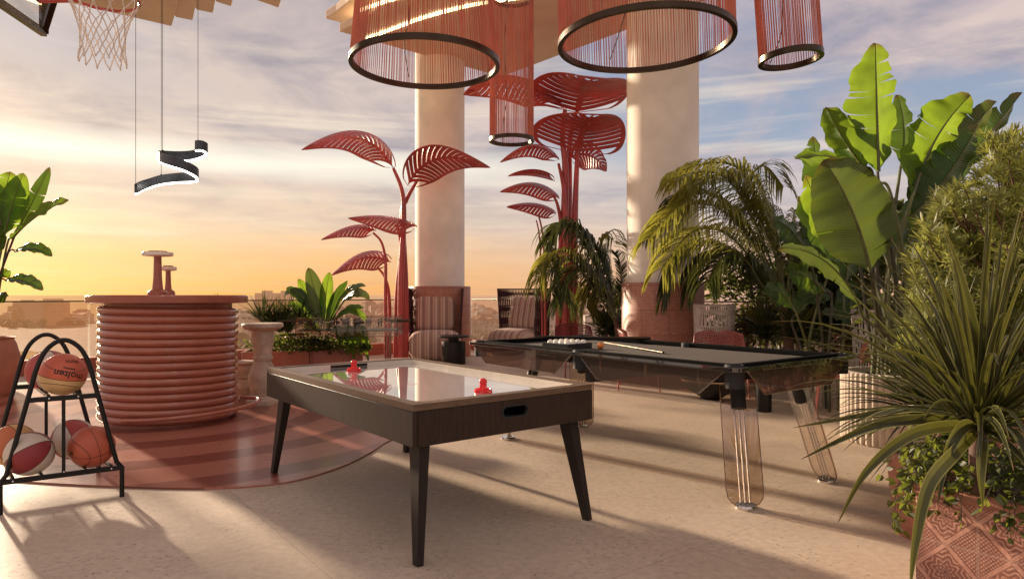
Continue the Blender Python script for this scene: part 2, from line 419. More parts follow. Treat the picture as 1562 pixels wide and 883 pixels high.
b = N(nt, 'ShaderNodeBsdfPrincipled', {'Base Color': col, 'Roughness': math_(nt, 'MULTIPLY_ADD', nz, .16, .22), 'Coat Weight': .35, 'Coat Roughness': .16})
wv = noise(nt, N(nt, 'ShaderNodeMapping', {'Vector': geo.outputs['Position'], 'Scale': (2, 14, 1)}).outputs[0], 3, 3)
bp = N(nt, 'ShaderNodeBump', {'Height': math_(nt, 'ADD', rb, math_(nt, 'MULTIPLY', wv, 1.0)), 'Strength': .22, 'Distance': .004})
nt.links.new(bp.outputs[0], b.inputs['Normal']); nt.links.new(b.outputs[0], out.inputs[0])
pts = [V(p + (0,)) for p in [(-1.10, 6.3), (-1.12, 5.75), (-1.25, 5.114), (-1.49, 4.66), (-1.80, 4.49), (-2.2, 4.45), (-2.85, 4.52), (-3.6, 4.66), (-5.0, 5.0), (-6.6, 5.7), (-8.0, 7.2), (-8.1, 8.6), (-6.8, 9.9), (-4.6, 10.6), (-2.7, 9.9), (-1.55, 8.2)]]
pts = catmull(pts, 10, True)
mb = MB(); mb.prism([(p.x, p.y) for p in pts], .0, .012)
o = mb.build('terracotta_deck', 'deck_gloss'); tag(o, 'glossy round terracotta deck with concentric bands, mostly painted railing shadow, under the bar', 'deck', kind='structure')

# parapet kerb and glass railing
mb = MB(); c = (tq(0, 0) + tq(30, 0)) / 2
mb.box(c + V((0, 0, .12)) - Vv * .1, 29.8, .28, .24, TH)
o = mb.build('parapet', 'parapet_red', bevel=.01); tag(o, 'low terracotta kerb under the glass railing, the stretch behind the bar', 'parapet', kind='structure')
mb = MB(); c = (tq(0, .3) + tq(0, 30)) / 2
mb.box(c + V((0, 0, .12)) - U * .1, 29.5, .28, .24, TH + math.pi / 2)
o = mb.build('parapet', 'parapet_red', bevel=.01); tag(o, 'low terracotta kerb under the glass railing, the stretch behind the plants', 'parapet', kind='structure')
for (a, b_, lab) in ((tq(29, .12), tq(.25, .12), 'frameless glass railing with thin top rail behind the terracotta bar'), (tq(.12, .25), tq(.12, 24), 'frameless glass railing with thin top rail running behind the palms')):
    t = thing('glass_railing', lab, 'railing', a)
    d = (b_ - a); L = d.length; d.normalize(); n = int(L / 1.9)
    for k in range(n):
        p0 = d * (k * L / n + .015); p1 = d * ((k + 1) * L / n - .015)
        mb = MB(); mb.bar(p0 + V((0, 0, .70)), p1 + V((0, 0, .70)), .014, .96)
        mb.build('glass_panel', 'rail_glass', t)
    mb = MB(); mb.bar(V((0, 0, 1.195)), d * L + V((0, 0, 1.195)), .045, .022)
    mb.build('top_rail', 'bronze', t, bevel=.004)

# ------------------------------------------------------------------ the land, the sea and the city far below, fading into warm haze painted in as emission
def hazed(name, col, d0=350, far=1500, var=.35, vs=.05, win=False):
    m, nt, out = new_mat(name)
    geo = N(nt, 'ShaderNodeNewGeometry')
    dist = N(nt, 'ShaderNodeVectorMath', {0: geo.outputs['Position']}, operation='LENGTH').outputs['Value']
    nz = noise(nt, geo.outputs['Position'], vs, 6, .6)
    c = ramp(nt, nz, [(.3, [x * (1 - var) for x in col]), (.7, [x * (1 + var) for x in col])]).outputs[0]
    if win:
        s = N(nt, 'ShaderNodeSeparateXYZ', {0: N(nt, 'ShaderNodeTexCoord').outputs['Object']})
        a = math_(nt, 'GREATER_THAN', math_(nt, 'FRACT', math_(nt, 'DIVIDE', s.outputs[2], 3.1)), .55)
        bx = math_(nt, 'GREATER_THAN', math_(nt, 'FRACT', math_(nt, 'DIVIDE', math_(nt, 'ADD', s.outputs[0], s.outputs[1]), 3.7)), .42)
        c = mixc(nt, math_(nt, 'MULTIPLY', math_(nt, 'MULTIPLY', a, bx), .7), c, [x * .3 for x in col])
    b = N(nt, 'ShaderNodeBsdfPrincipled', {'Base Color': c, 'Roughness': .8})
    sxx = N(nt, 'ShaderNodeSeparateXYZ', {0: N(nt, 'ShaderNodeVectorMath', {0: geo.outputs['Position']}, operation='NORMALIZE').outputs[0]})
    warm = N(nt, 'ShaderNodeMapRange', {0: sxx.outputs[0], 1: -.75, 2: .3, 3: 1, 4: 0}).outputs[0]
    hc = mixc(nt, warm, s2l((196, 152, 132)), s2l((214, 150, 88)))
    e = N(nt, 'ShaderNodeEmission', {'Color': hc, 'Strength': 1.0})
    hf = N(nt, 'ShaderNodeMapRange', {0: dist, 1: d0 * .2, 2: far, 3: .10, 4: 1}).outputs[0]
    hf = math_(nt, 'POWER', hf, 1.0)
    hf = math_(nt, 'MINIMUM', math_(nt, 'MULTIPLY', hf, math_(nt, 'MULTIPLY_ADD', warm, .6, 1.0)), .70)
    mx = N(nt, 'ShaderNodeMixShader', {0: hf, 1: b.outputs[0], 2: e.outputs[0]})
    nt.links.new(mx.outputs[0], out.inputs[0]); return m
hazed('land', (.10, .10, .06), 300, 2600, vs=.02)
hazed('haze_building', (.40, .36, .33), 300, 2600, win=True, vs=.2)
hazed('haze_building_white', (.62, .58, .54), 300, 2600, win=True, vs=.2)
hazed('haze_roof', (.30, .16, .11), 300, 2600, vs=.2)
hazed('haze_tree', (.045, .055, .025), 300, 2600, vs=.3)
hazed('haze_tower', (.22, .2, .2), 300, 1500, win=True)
# sea: sunset reflection painted in as glow, melting into the horizon
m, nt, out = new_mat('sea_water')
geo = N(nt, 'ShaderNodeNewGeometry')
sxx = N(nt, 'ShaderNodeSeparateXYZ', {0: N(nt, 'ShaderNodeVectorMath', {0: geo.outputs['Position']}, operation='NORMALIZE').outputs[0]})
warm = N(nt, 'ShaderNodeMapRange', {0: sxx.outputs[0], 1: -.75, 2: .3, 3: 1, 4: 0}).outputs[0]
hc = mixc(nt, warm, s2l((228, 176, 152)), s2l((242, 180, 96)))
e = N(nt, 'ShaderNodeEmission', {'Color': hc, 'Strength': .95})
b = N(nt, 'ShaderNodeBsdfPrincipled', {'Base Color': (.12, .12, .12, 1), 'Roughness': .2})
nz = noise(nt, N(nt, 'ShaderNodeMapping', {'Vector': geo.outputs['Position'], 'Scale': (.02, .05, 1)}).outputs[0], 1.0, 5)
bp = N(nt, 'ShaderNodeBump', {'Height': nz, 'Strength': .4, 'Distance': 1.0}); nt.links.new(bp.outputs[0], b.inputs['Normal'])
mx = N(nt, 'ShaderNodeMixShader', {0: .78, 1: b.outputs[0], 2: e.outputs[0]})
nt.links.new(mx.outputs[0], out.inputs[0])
GZ = -33.0
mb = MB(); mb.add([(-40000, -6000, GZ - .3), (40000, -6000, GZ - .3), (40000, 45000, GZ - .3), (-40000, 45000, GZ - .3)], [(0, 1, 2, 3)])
o = mb.build('sea', 'sea_water'); tag(o, 'calm bay with sunset reflection painted in as glow', 'sea', kind='structure')
def gz(px, py): return G(px, py, GZ)
# land: a shore from left to right with an inlet at the left, gently hilly
def land_h(x, y):
    h = 9 * math.sin(x * .008 + 1.3) * math.sin(y * .006) + 5 * math.sin(x * .021 + y * .013)
    return GZ + max(0, h * .5 + 3) * min(1, max(0, (y - 360) / 200))
mb = MB(); nx, ny = 90, 26; vs = []
for j in range(ny + 1):
    for i in range(nx + 1):
        ang = -52 + 104 * i / nx
        near = 60 if ang > -28 else 380 + 30 * math.sin(ang)
        far = 930 + 60 * math.sin(ang * .35) + 30 * math.sin(ang * 1.3)
        D = near + (far - near) * j / ny
        x = math.tan(R(ang)) * D
        vs.append((x, D, land_h(x, D) if 0 < j < ny else GZ))
mb.add(vs, [(j * (nx + 1) + i, j * (nx + 1) + i + 1, (j + 1) * (nx + 1) + i + 1, (j + 1) * (nx + 1) + i) for j in range(ny) for i in range(nx)])
mb.add([(-60, -60, GZ - .1), (60, -60, GZ - .1), (60, 62, GZ - .1), (-60, 62, GZ - .1)], [(0, 1, 2, 3)])
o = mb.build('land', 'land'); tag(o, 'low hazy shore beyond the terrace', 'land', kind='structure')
# city blocks
rc = random.Random(11)
def block(sx, sy, sz, m, roof):
    mb = MB(); mb.box((0, 0, sz / 2 - 2), sx, sy, sz + 4)
    a = mb.build('wall', m, flat=True)
    mb = MB()
    if roof:
        mb.add([(-sx/2-.5, -sy/2-.5, sz), (sx/2+.5, -sy/2-.5, sz), (sx/2+.5, sy/2+.5, sz), (-sx/2-.5, sy/2+.5, sz), (-sx/2+1, 0, sz+2.6), (sx/2-1, 0, sz+2.6)], [(0, 1, 5, 4), (2, 3, 4, 5), (0, 4, 3), (1, 2, 5), (3, 2, 1, 0)])
    else:
        mb.box((0, 0, sz + .6), sx * .96, sy * .96, 1.2); mb.box((sx * .15, 0, sz + 2.2), sx * .3, sy * .4, 2.2)
    bb = mb.build('roof', 'haze_roof' if roof else m, flat=True)
    return a, bb
protos = []
for i in range(8):
    sx_, sy_, sz_ = rc.uniform(10, 24), rc.uniform(9, 14), rc.uniform(5, 13)
    t = thing('city_building', 'far city building', 'building', (0, 0, 0), 0, 'hazy buildings of the city far below the terrace')
    for p in block(sx_, sy_, sz_, 'haze_building' if i % 2 else 'haze_building_white', i % 3 != 0): p.parent = t
    protos.append(t)
used = set()
cnt = 0
LAB = 'small pale hazy building in the city beyond the glass railing'
spans = [(0, 130, 12), (360, 470, 14), (505, 625, 46), (712, 750, 30), (826, 950, 44), (1120, 1260, 14), (1300, 1420, 6)]
for x0, x1, n in spans:
    for k in range(n):
        px = rc.uniform(x0, x1)
        lim = 500 if x0 < 130 else 528
        py = 484 + (lim - 484) * rc.random() ** 1.4
        p = gz(px, py)
        if x0 < 130 and p.y < 480: continue
        pr = protos[cnt % 8]
        t = pr if cnt < 8 else copy_tree(pr)
        t.location = (p.x, p.y, land_h(p.x, p.y)); t.rotation_euler = (0, 0, rc.uniform(0, 3.1)); t['label'] = LAB
        t.scale = (rc.uniform(.8, 1.3), rc.uniform(.8, 1.2), rc.uniform(.7, 1.5)); cnt += 1
def tower(px0, px1, ytop, D, label, m='haze_tower', base=GZ):
    a = W(px0, ytop, D); b_ = W(px1, ytop, D)
    t = thing('tower_block', label, 'building', ((a.x + b_.x) / 2, D + 8, base))
    w_ = b_.x - a.x; h_ = a.z - base
    mb = MB(); mb.box((0, 0, h_ / 2), w_, 14, h_); mb.build('wall', m, t, flat=True)
    mb = MB(); mb.box((w_ * .1, 0, h_ + 1.2), w_ * .5, 8, 2.4); mb.build('roof', m, t, flat=True)
tower(18, 44, 461, 700, 'lower wing of the hazy tower block at the far left shore')
tower(45, 92, 459, 690, 'broad hazy tower block standing over the bay at the far left')
tower(388, 413, 447, 640, 'grey tower block showing above the bushes, nearer the bar', 'haze_tower')
tower(418, 441, 447, 650, 'grey tower block showing above the bushes, nearer the fern', 'haze_tower')
tower(866, 884, 478, 420, 'white slab building half hidden behind the drooping palm', 'haze_building_white')
tower(893, 940, 481, 400, 'long white apartment block between red trunk and right column', 'haze_building_white')
# distant woods: countless small crowns
mb = MB()
for k in range(1500):
    sp_ = rc.choice([(0, 130), (340, 470), (460, 640), (700, 760), (820, 960), (1060, 1300), (820, 960), (480, 640)])
    px = rc.uniform(*sp_); py = 484 + (560 - 484) * rc.random() ** 1.3
    if px < 160: py = rc.uniform(484, 504)
    p = gz(px, py); s_ = rc.uniform(2.2, 5.0) * (.6 if p.y < 300 else 1)
    zc_ = land_h(p.x, p.y) + s_ * .7
    n_ = 6
    vs = [(p.x, p.y, zc_ + s_)] + [(p.x + math.cos(a * 6.283 / n_) * s_ * rc.uniform(.9, 1.5), p.y + math.sin(a * 6.283 / n_) * s_ * 1.2, zc_ + rc.uniform(-.3, .3) * s_) for a in range(n_)] + [(p.x, p.y, zc_ - s_)]
    mb.add(vs, [(0, 1 + a, 1 + (a + 1) % n_) for a in range(n_)] + [(n_ + 1, 1 + (a + 1) % n_, 1 + a) for a in range(n_)])
o = mb.build('distant_woods', 'haze_tree'); tag(o, 'dark hazy tree cover between the far city buildings', 'trees', kind='stuff')
o = mb = MB(); p = W(119, 477, 760); mb.tube([V((p.x, p.y, GZ)), V((p.x, p.y, p.z - 6)), V((p.x, p.y, p.z))], [2.2, 1.2, .1], 6)
o = mb.build('church_spire', 'haze_tower'); tag(o, 'tiny church spire on the far skyline left of the bar', 'spire')

# ------------------------------------------------------------------ columns
m, nt, out = new_mat('mosaic')
tcn = N(nt, 'ShaderNodeTexCoord'); s = N(nt, 'ShaderNodeSeparateXYZ', {0: tcn.outputs['Object']})
ang = math_(nt, 'MULTIPLY', math_(nt, 'ARCTAN2', s.outputs[1], s.outputs[0]), .64)
bv = N(nt, 'ShaderNodeCombineXYZ', {0: ang, 1: s.outputs[2], 2: 0.0}).outputs[0]
br = N(nt, 'ShaderNodeTexBrick', {'Vector': bv, 'Color1': (.44, .19, .12, 1), 'Color2': (.56, .27, .18, 1), 'Mortar': (.30, .13, .09, 1), 'Scale': 1.0, 'Mortar Size': .0035, 'Brick Width': .052, 'Row Height': .026})
nz = noise(nt, tcn.outputs['Object'], 3, 4)
big = N(nt, 'ShaderNodeTexBrick', {'Vector': bv, 'Color1': (1, 1, 1, 1), 'Color2': (.82, .8, .8, 1), 'Mortar': (.55, .5, .5, 1), 'Scale': 1.0, 'Mortar Size': .006, 'Brick Width': .42, 'Row Height': .36, })
colr = mixc(nt, .8, br.outputs[0], big.outputs[0], 'MULTIPLY')
b = N(nt, 'ShaderNodeBsdfPrincipled', {'Base Color': colr, 'Roughness': .5})
bp = N(nt, 'ShaderNodeBump', {'Height': br.outputs['Fac'], 'Strength': -.5, 'Distance': .004}); nt.links.new(bp.outputs[0], b.inputs['Normal'])
nt.links.new(b.outputs[0], out.inputs[0])
CZ = 6.3
for (px, D, lab, rb_, r_) in ((671, 14.35, 'cream plaster column behind the striped armchairs', .66, .53), (1010.5, 10.2, 'wide cream plaster column behind the pool table', .62, .54)):
    loc = V(((px - CX) / F * D, D, 0))
    t = thing('column', lab, 'column', loc)
    mb = MB(); mb.lathe([(r_, 1.48), (r_, CZ + .3)], n=72); mb.build('shaft', 'plaster', t)
    mb = MB(); mb.lathe([(rb_, 0), (rb_, 1.47), (rb_ - .01, 1.485), (r_ * .9, 1.485)], n=72); mb.build('tiled_base', 'mosaic', t)

# ------------------------------------------------------------------ ceiling canopy
t = thing('roof_canopy', 'cream roof canopy of stepped curved slabs over the terrace', 'canopy', (0, 0, CZ))
def slab(polyw, z0, z1, name='slab', m='ceiling_cream'):
    mb = MB(); mb.prism([(p[0], p[1]) for p in polyw], z0 - CZ, z1 - CZ); return mb.build(name, m, t, bevel=.02, flat=True)
def cg(px, py, z=CZ): p = G(px, py, z); return (p.x, p.y)
K = cg(765, 118)
def curve2(a, b, bow, n=10):
    a, b = V(a + (0,)), V(b + (0,)); d = b - a; nr = V((-d.y, d.x, 0)).normalized(); c = (a + b) / 2 + nr * bow
    return [(bez(a, c, b, i / n).x, bez(a, c, b, i / n).y) for i in range(n + 1)]
def cg3(px, py, z): return cg(px, py, z)
main = curve2((-1.6, 9.0), cg(517, 49), -.9) + [K] + [(3.3, 11.3), (7.2, 6.9), (4.0, 4.6)]
slab(main[::-1], CZ, CZ + .16)
main2 = curve2((-2.2, 9.2), cg(496, 29, CZ + .34), -.9) + [(K[0] - .5, K[1] - .1), (3.0, 11.2), (7.0, 6.8), (3.4, 4.8)]
slab(main2[::-1], CZ + .34, CZ + .5)
main3 = curve2((-3.4, 8.6), cg(500, -6, CZ + .7), -.9) + [(K[0] - 1.0, K[1] - .2), (2.7, 11.1), (6.8, 6.7), (2.6, 4.9)]
slab(main3[::-1], CZ + .7, CZ + .86)
mb = MB()
for (mm, dz) in ((main, .25), (main2, .6)):
    pp = [V((x, y, dz)) for x, y in mm[:11]]
    mb.tube([p + V((.35, .1, -.01)) for p in pp], .035, 6)
mb.build('light_strip', 'led_warm', t)
# glowing arcs on the soffit inside the opening
mb = MB()
arc1 = [V(G(px, py, CZ - .02)) - V((0, 0, CZ)) for px, py in ((556, 60), (600, 44), (650, 26), (720, 8), (800, -4))]
mb.tube(catmull(arc1, 6), .03, 6)
mb.build('light_strip', 'led_warm', t)
mb = MB()
arc2 = [V(G(px, py, CZ - .02)) - V((0, 0, CZ)) for px, py in ((545, 18), (590, 2), (650, -12), (700, -20))]
mb.tube(catmull(arc2, 6), .03, 6)
mb.build('light_strip', 'led_warm', t)
# left canopy with its fan of boards
t2 = thing('roof_canopy', 'cream roof canopy with a fan of overlapping boards above the basketball hoop', 'canopy', (0, 0, CZ))
t = t2
slab([cg(262, 41), cg(88, 1), (-9.5, 9.5), (-9.5, 3.5), (-4.4, 4.0), cg(276, -10)][::-1], CZ, CZ + .3)
for k, (xa, ya, xb, yb, xc) in enumerate([(268, 27, 294, 32, 306), (300, 16, 325, 21, 336), (330, 4, 353, 11, 366), (376, -4, 425, 13, 446)]):
    z_ = CZ + .05 * (k + 1)
    A = G(xa, ya, z_); B = G(xb, yb, z_); Cn = G(xc, yb - 60, z_)
    d = V((.35, -2.6, 0))
    slab([(B.x, B.y), (A.x, A.y), (A.x + d.x, A.y + d.y), (Cn.x, Cn.y)][::-1], z_, z_ + .3)
# ------------------------------------------------------------------ coiled bar
t = thing('round_bar', 'round terracotta bar wrapped in thick glossy coiled pipe', 'bar', BC + V((0, 0, .012)))
mb = MB(); mb.lathe([(.60, 0), (.60, 1.2)], n=48); mb.build('core', 'terracotta', t)
mb = MB(); pts = []; turns = 15.0; n = 64
r0 = .625
for i in range(int(turns * n) + 1):
    a = 2 * math.pi * i / n + R(80)
    zz = 1.172 - (1.172 - .040) * min(1, i / (turns * n))
    pts.append(V((math.cos(a) * r0, math.sin(a) * r0, zz)))
mb.tube(pts, .0395, 12); mb.build('coiled_pipe', 'terracotta_gloss', t)
# loose end of the pipe swinging off the coil at the right
mb = MB()
ctr = [V((r0 * math.cos(R(a)), r0 * math.sin(R(a)), .13 + zz)) for a, zz in ((-120, .0), (-100, .01), (-80, .02))]
ctr = [V((-.10, -.700, .10)), V((.25, -.72, .115)), V((.60, -.55, .13)), V((.86, -.25, .15)), V((.92, -.02, .17)), V((.86, .16, .18)), V((.64, .26, .17))]
mb.tube(catmull(ctr, 10), .021, 10); mb.build('loose_pipe_end', 'terracotta_gloss', t)
mb = MB(); mb.lathe([(.0, 1.205), (.745, 1.205), (.76, 1.215), (.76, 1.272), (.745, 1.288), (0, 1.288)], n=96); mb.build('countertop', 'terracotta', t)

# two small mushroom-shaped beer taps on the bar, not lamps
def mushroom(px, D, zt, zb, rb_, rs, rc_, lab):
    p = W(px, 400, D); t = thing('beer_tap', lab, 'lamp', (p.x, p.y, zb), 0)
    h = zt - zb
    mb = MB(); mb.lathe([(rb_, 0), (rb_, .03), (rb_ * .8, .05), (rs * 1.5, .06)], n=24); mb.build('base', 'terracotta', t)
    mb = MB(); mb.lathe([(rs * 1.45, .055), (rs * 1.15, h * .4), (rs, h - .055)], n=24); mb.build('stem', 'terracotta', t)
    mb = MB(); mb.lathe([(rs, h - .06), (rc_ * .9, h - .052), (rc_, h - .045), (rc_, h - .02), (rc_ * .96, h - .012)], n=28); mb.build('shade', 'cream_paint', t)  # flat round head of the tap
    mb = MB(); mb.lathe([(rc_ * .62, h - .013), (rc_ * .6, h), (0, h + .004)], n=28); mb.build('cap', 'terracotta', t)
mushroom(240.5, 6.9, 1.755, 1.30, .095, .036, .148, 'taller flat-topped terracotta mushroom-shaped beer tap on the round bar')
mushroom(256.5, 7.25, 1.62, 1.30, .07, .025, .085, 'shorter flat-topped terracotta mushroom-shaped beer tap on the round bar')

# ------------------------------------------------------------------ baluster pedestals
def pedestal(loc, h, rt, lab):
    t = thing('pedestal_table', lab, 'table', loc, 0, None)
    k = h
    prof = [(.20, 0), (.205, .02), (.20, .055), (.15, .075), (.135, .10), (.15, .16), (.178, .26), (.175, .34), (.14, .44), (.105, .52), (.125, .545), (.128, .57), (.11, .59), (.115, .66), (.135, .76), (.14, .80)]
    mb = MB(); mb.lathe([(r_ * .92, z_ * k * 1.02) for r_, z_ in prof] + [(.12, h * .93)], n=40); mb.build('baluster', 'stone', t)
    mb = MB(); mb.lathe([(.12, h * .90), (rt * .86, h * .93), (rt, h * .955), (rt, h * .985), (rt - .012, h), (0, h)], n=48); mb.build('tabletop', 'stone', t)
p = G(392, 621); pedestal((p.x, p.y + .18, .012), .955, .235, 'tall turned stone baluster pedestal beside the coiled bar')
p = G(385, 616); pedestal((-3.38, 8.35, .012), .46, .17, 'short turned stone stool peeping out behind the tall baluster pedestal')

# ------------------------------------------------------------------ terracotta urn at the far left edge
p = G(-14, 605)
t = thing('urn', 'smooth rounded terracotta urn cut by the left edge, before the kerb', 'urn', (p.x, p.y, .012))
mb = MB(); mb.lathe([(.20, 0), (.26, .10), (.31, .30), (.31, .50), (.27, .66), (.24, .72), (.26, .75), (.23, .74), (.2, .66)], n=40); mb.build('body', 'terracotta_clay', t)
mb = MB(); mb.lathe([(.21, .69), (0, .70)], n=24); mb.build('soil', 'soil', t)

# ------------------------------------------------------------------ ball rack
A0 = G(0, 785); B0 = G(186, 757)
du = (B0 - A0); WR = du.length; du.normalize(); dn = V((-du.y, du.x, 0))         # dn: away from camera
rk = thing('ball_rack', 'black tubular A-shaped rack holding basketballs', 'rack', A0, math.atan2(du.y, du.x))
def rp(x, y, z_): return V((x, y, z_))
DR = .75
SK = -.087
def rp(x, y, z_): return V((x + SK * y / DR, y, z_))
for yy, nm in ((0, 'front'), (DR, 'rear')):
    mb = MB(); cx = WR / 2
    L = [rp(0.0, yy, 0), rp(.0, yy, .19), rp(.03, yy, .23), rp(.135, yy, .68), rp(.175, yy, .85), rp(.215, yy, .95), rp(.265, yy, 1.005), rp(cx, yy, 1.022)]
    Rr = [rp(WR - (q.x - SK * yy / DR), yy, q.z) for q in L[::-1][1:]]
    path = catmull(L[2:] + Rr[:-2], 5)
    mb.tube([L[0], L[1]] + path + [Rr[-2], Rr[-1]], .0145, 10); mb.build('arch', 'black_metal', rk)
    for zz, x0 in ((.665, .13), (.19, .01)):
        mb = MB(); mb.bar(rp(x0, yy, zz), rp(WR - x0, yy, zz), .024, .03); mb.build('cross_bar', 'black_metal', rk, bevel=.003)
mb = MB(); mb.bar(rp(WR / 2, 0.003, .2), rp(WR / 2, .003, .655), .032, .02); mb.build('post', 'black_metal', rk)
mb = MB(); mb.bar(rp(WR / 2, DR, .2), rp(WR / 2, DR, .655), .032, .02); mb.build('post', 'black_metal', rk)
shelf_x = {.69: (WR / 2 - .075, WR / 2 + .075), .215: (.06, .20, WR - .20, WR - .06)}
for zz, xs in shelf_x.items():
    for x_ in xs:
        mb = MB(); mb.bar(rp(x_, -.01, zz - .012), rp(x_, DR + .01, zz - .012), .016, .02)
        mb.build('shelf_rail', 'black_metal', rk)
mb = MB()
for x_, z_ in ((WR / 2 - .075, .668), (WR / 2 + .075, .668), (.06, .192), (WR - .06, .192), (WR / 2, .21)):
    mb.sphere(rp(x_, -.014, z_), .007, 8, 6)
mb.build('screws', 'chrome', rk)

# basketballs
def ballmat(name, fa, ca, cb, gores):
    m, nt, out = new_mat(name)
    tcx = N(nt, 'ShaderNodeTexCoord'); s = N(nt, 'ShaderNodeSeparateXYZ', {0: tcx.outputs['Object']})
    if gores:
        a = math_(nt, 'DIVIDE', math_(nt, 'ADD', math_(nt, 'ARCTAN2', s.outputs[2], s.outputs[1]), math.pi + .35), math.pi / 3)
        k = math_(nt, 'MODULO', math_(nt, 'FLOOR', a), 2.0)
        fac = math_(nt, 'GREATER_THAN', k, .5)
    else:
        fac = math_(nt, 'GREATER_THAN', s.outputs[2], fa)
    c = mixc(nt, fac, ca, cb)
    vo = N(nt, 'ShaderNodeTexVoronoi', {'Vector': tcx.outputs['Object'], 'Scale': 230.0})
    nz = noise(nt, tcx.outputs['Object'], 14, 3)
    c = mixc(nt, math_(nt, 'MULTIPLY', nz, .25), c, [x * .6 for x in ca])
    b = N(nt, 'ShaderNodeBsdfPrincipled', {'Base Color': c, 'Roughness': .48})
    bp = N(nt, 'ShaderNodeBump', {'Height': vo.outputs['Distance'], 'Strength': .3, 'Distance': .002}); nt.links.new(bp.outputs[0], b.inputs['Normal'])
    nt.links.new(b.outputs[0], out.inputs[0]); return m
ballmat('ball_red_yellow', -.012, (.72, .47, .22), (.60, .10, .055), False)
ballmat('ball_plain_orange', 9, (.48, .105, .055), (.48, .105, .055), False)
ballmat('ball_maroon_white', 0, (.27, .03, .035), (.66, .58, .48), True)
ballmat('ball_yellow_orange', 0, (.65, .38, .15), (.55, .14, .05), True)
ballmat('ball_maroon_white2', 0, (.42, .06, .05), (.62, .52, .44), True)
plain('ink_black', (.015, .012, .012), .5)
def text_on_ball(txt, size, rb_, yaw, pitch, roll, parent, bold=0.0):
    cu = bpy.data.curves.new('txt', 'FONT'); cu.body = txt; cu.size = size; cu.align_x = 'CENTER'; cu.align_y = 'CENTER'; cu.offset = bold; cu.resolution_u = 3
    tmp = bpy.data.objects.new('txt', cu); C.objects.link(tmp)
    bpy.context.view_layer.update()
    me = bpy.data.meshes.new_from_object(tmp.evaluated_get(bpy.context.evaluated_depsgraph_get()))
    bpy.data.objects.remove(tmp); 
    bm = bmesh.new(); bm.from_mesh(me); bmesh.ops.triangulate(bm, faces=bm.faces); bmesh.ops.subdivide_edges(bm, edges=[e for e in bm.edges if e.calc_length() > .012], cuts=1)
    M = Matrix.Rotation(yaw, 3, 'Z') @ Matrix.Rotation(-pitch, 3, 'X')
    cr, sr = math.cos(roll), math.sin(roll)
    for v in bm.verts:
        x, y = v.co.x * cr - v.co.y * sr, v.co.x * sr + v.co.y * cr
        a, b_ = x / rb_, y / rb_
        d = V((math.sin(a) * math.cos(b_), -math.cos(a) * math.cos(b_), math.sin(b_)))
        v.co = M @ d * (rb_ + .0009)
    bm.to_mesh(me); bm.free(); me.materials.clear(); me.materials.append(MATS['ink_black'])
    o = bpy.data.objects.new('lettering', me); C.objects.link(o); o.parent = parent; return o
RB = .132
def ball(loc, mat_, rot, lab, gores=False, text=None, seams='cross'):
    t = tag(None, None) if False else thing('basketball', lab, 'basketball', rk.matrix_basis @ loc, 0, 'basketballs on the black rack')
    t.rotation_euler = rot
    mb = MB(); mb.sphere((0, 0, 0), RB, 40, 28); mb.build('body', mat_, t)
    mb = MB(); rs = .0016; rr = RB + .0002
    def arc(f, n=48, closed=True): mb.tube([f(i / n * 2 * math.pi) for i in range(n)], rs, 5, closed=True)
    if gores:
        for k in range(3):
            th = k * math.pi / 3 - .35
            arc(lambda a, th=th: V((math.cos(a) * rr, math.sin(a) * math.cos(th) * rr, math.sin(a) * math.sin(th) * rr)))
    elif seams == 'panel':
        z0 = -.012 / rr
        arc(lambda a: V((math.cos(a) * math.sqrt(1 - z0 * z0) * rr, math.sin(a) * math.sqrt(1 - z0 * z0) * rr, z0 * rr)))
        for sgn in (1, -1):
            def fn(a, sgn=sgn):
                d = V((math.cos(a), math.sin(a) * .93, sgn * (.42 + .12 * math.cos(2 * a)))); return d.normalized() * rr
            arc(fn)
    else:
        arc(lambda a: V((math.cos(a) * rr, math.sin(a) * rr, 0)))
        arc(lambda a: V((0, math.cos(a) * rr, math.sin(a) * rr)))
        for sgn in (1, -1):
            def fn(a, sgn=sgn):
                d = V((sgn * .80 - sgn * .34 * math.cos(2 * a), math.cos(a), math.sin(a))); return d.normalized() * rr
            arc(fn)
    mb.build('seams', 'ink_black', t)
    if text:
        for tx in text: text_on_ball(*tx[:1], tx[1], RB, *tx[2:5], t, .0008)
    return t
zt = .705 + .094; zl = .228 + .098
ball(V((WR / 2, .12, zt)), 'ball_red_yellow', (R(6), R(12), R(33)), 'red and yellow basketball lying upside down at the front of the upper shelf', text=[('molten', .060, R(14), R(12), math.pi - .12), ('BASKETBALL', .012, R(12), R(29), math.pi - .12), ('GG7X', .028, R(22), R(52), math.pi)], seams='panel')
ball(V((WR / 2 - .075, .41, zt)), 'ball_maroon_white2', (R(20), R(90), R(0)), 'maroon and white basketball at the back of the upper shelf', True)
ball(V((.14, .09, zl)), 'ball_maroon_white', (R(0), R(-32), R(20)), 'maroon and white striped basketball at the front of the lower shelf', True)
ball(V((WR - .160, .09, zl)), 'ball_plain_orange', (R(18), R(-12), R(50)), 'all orange basketball at the front of the lower shelf', text=[('M', .03, R(-75), R(10), .2), ('7', .022, R(-50), R(-32), .2)])
ball(V((.05, .39, zl + .01)), 'ball_yellow_orange', (R(40), R(75), R(20)), 'yellow and orange basketball behind the maroon and white striped one', True)
ball(V((WR - .25, .37, zl + .01)), 'ball_maroon_white2', (R(60), R(65), R(15)), 'maroon basketball with white band behind the all orange one', True, text=None)

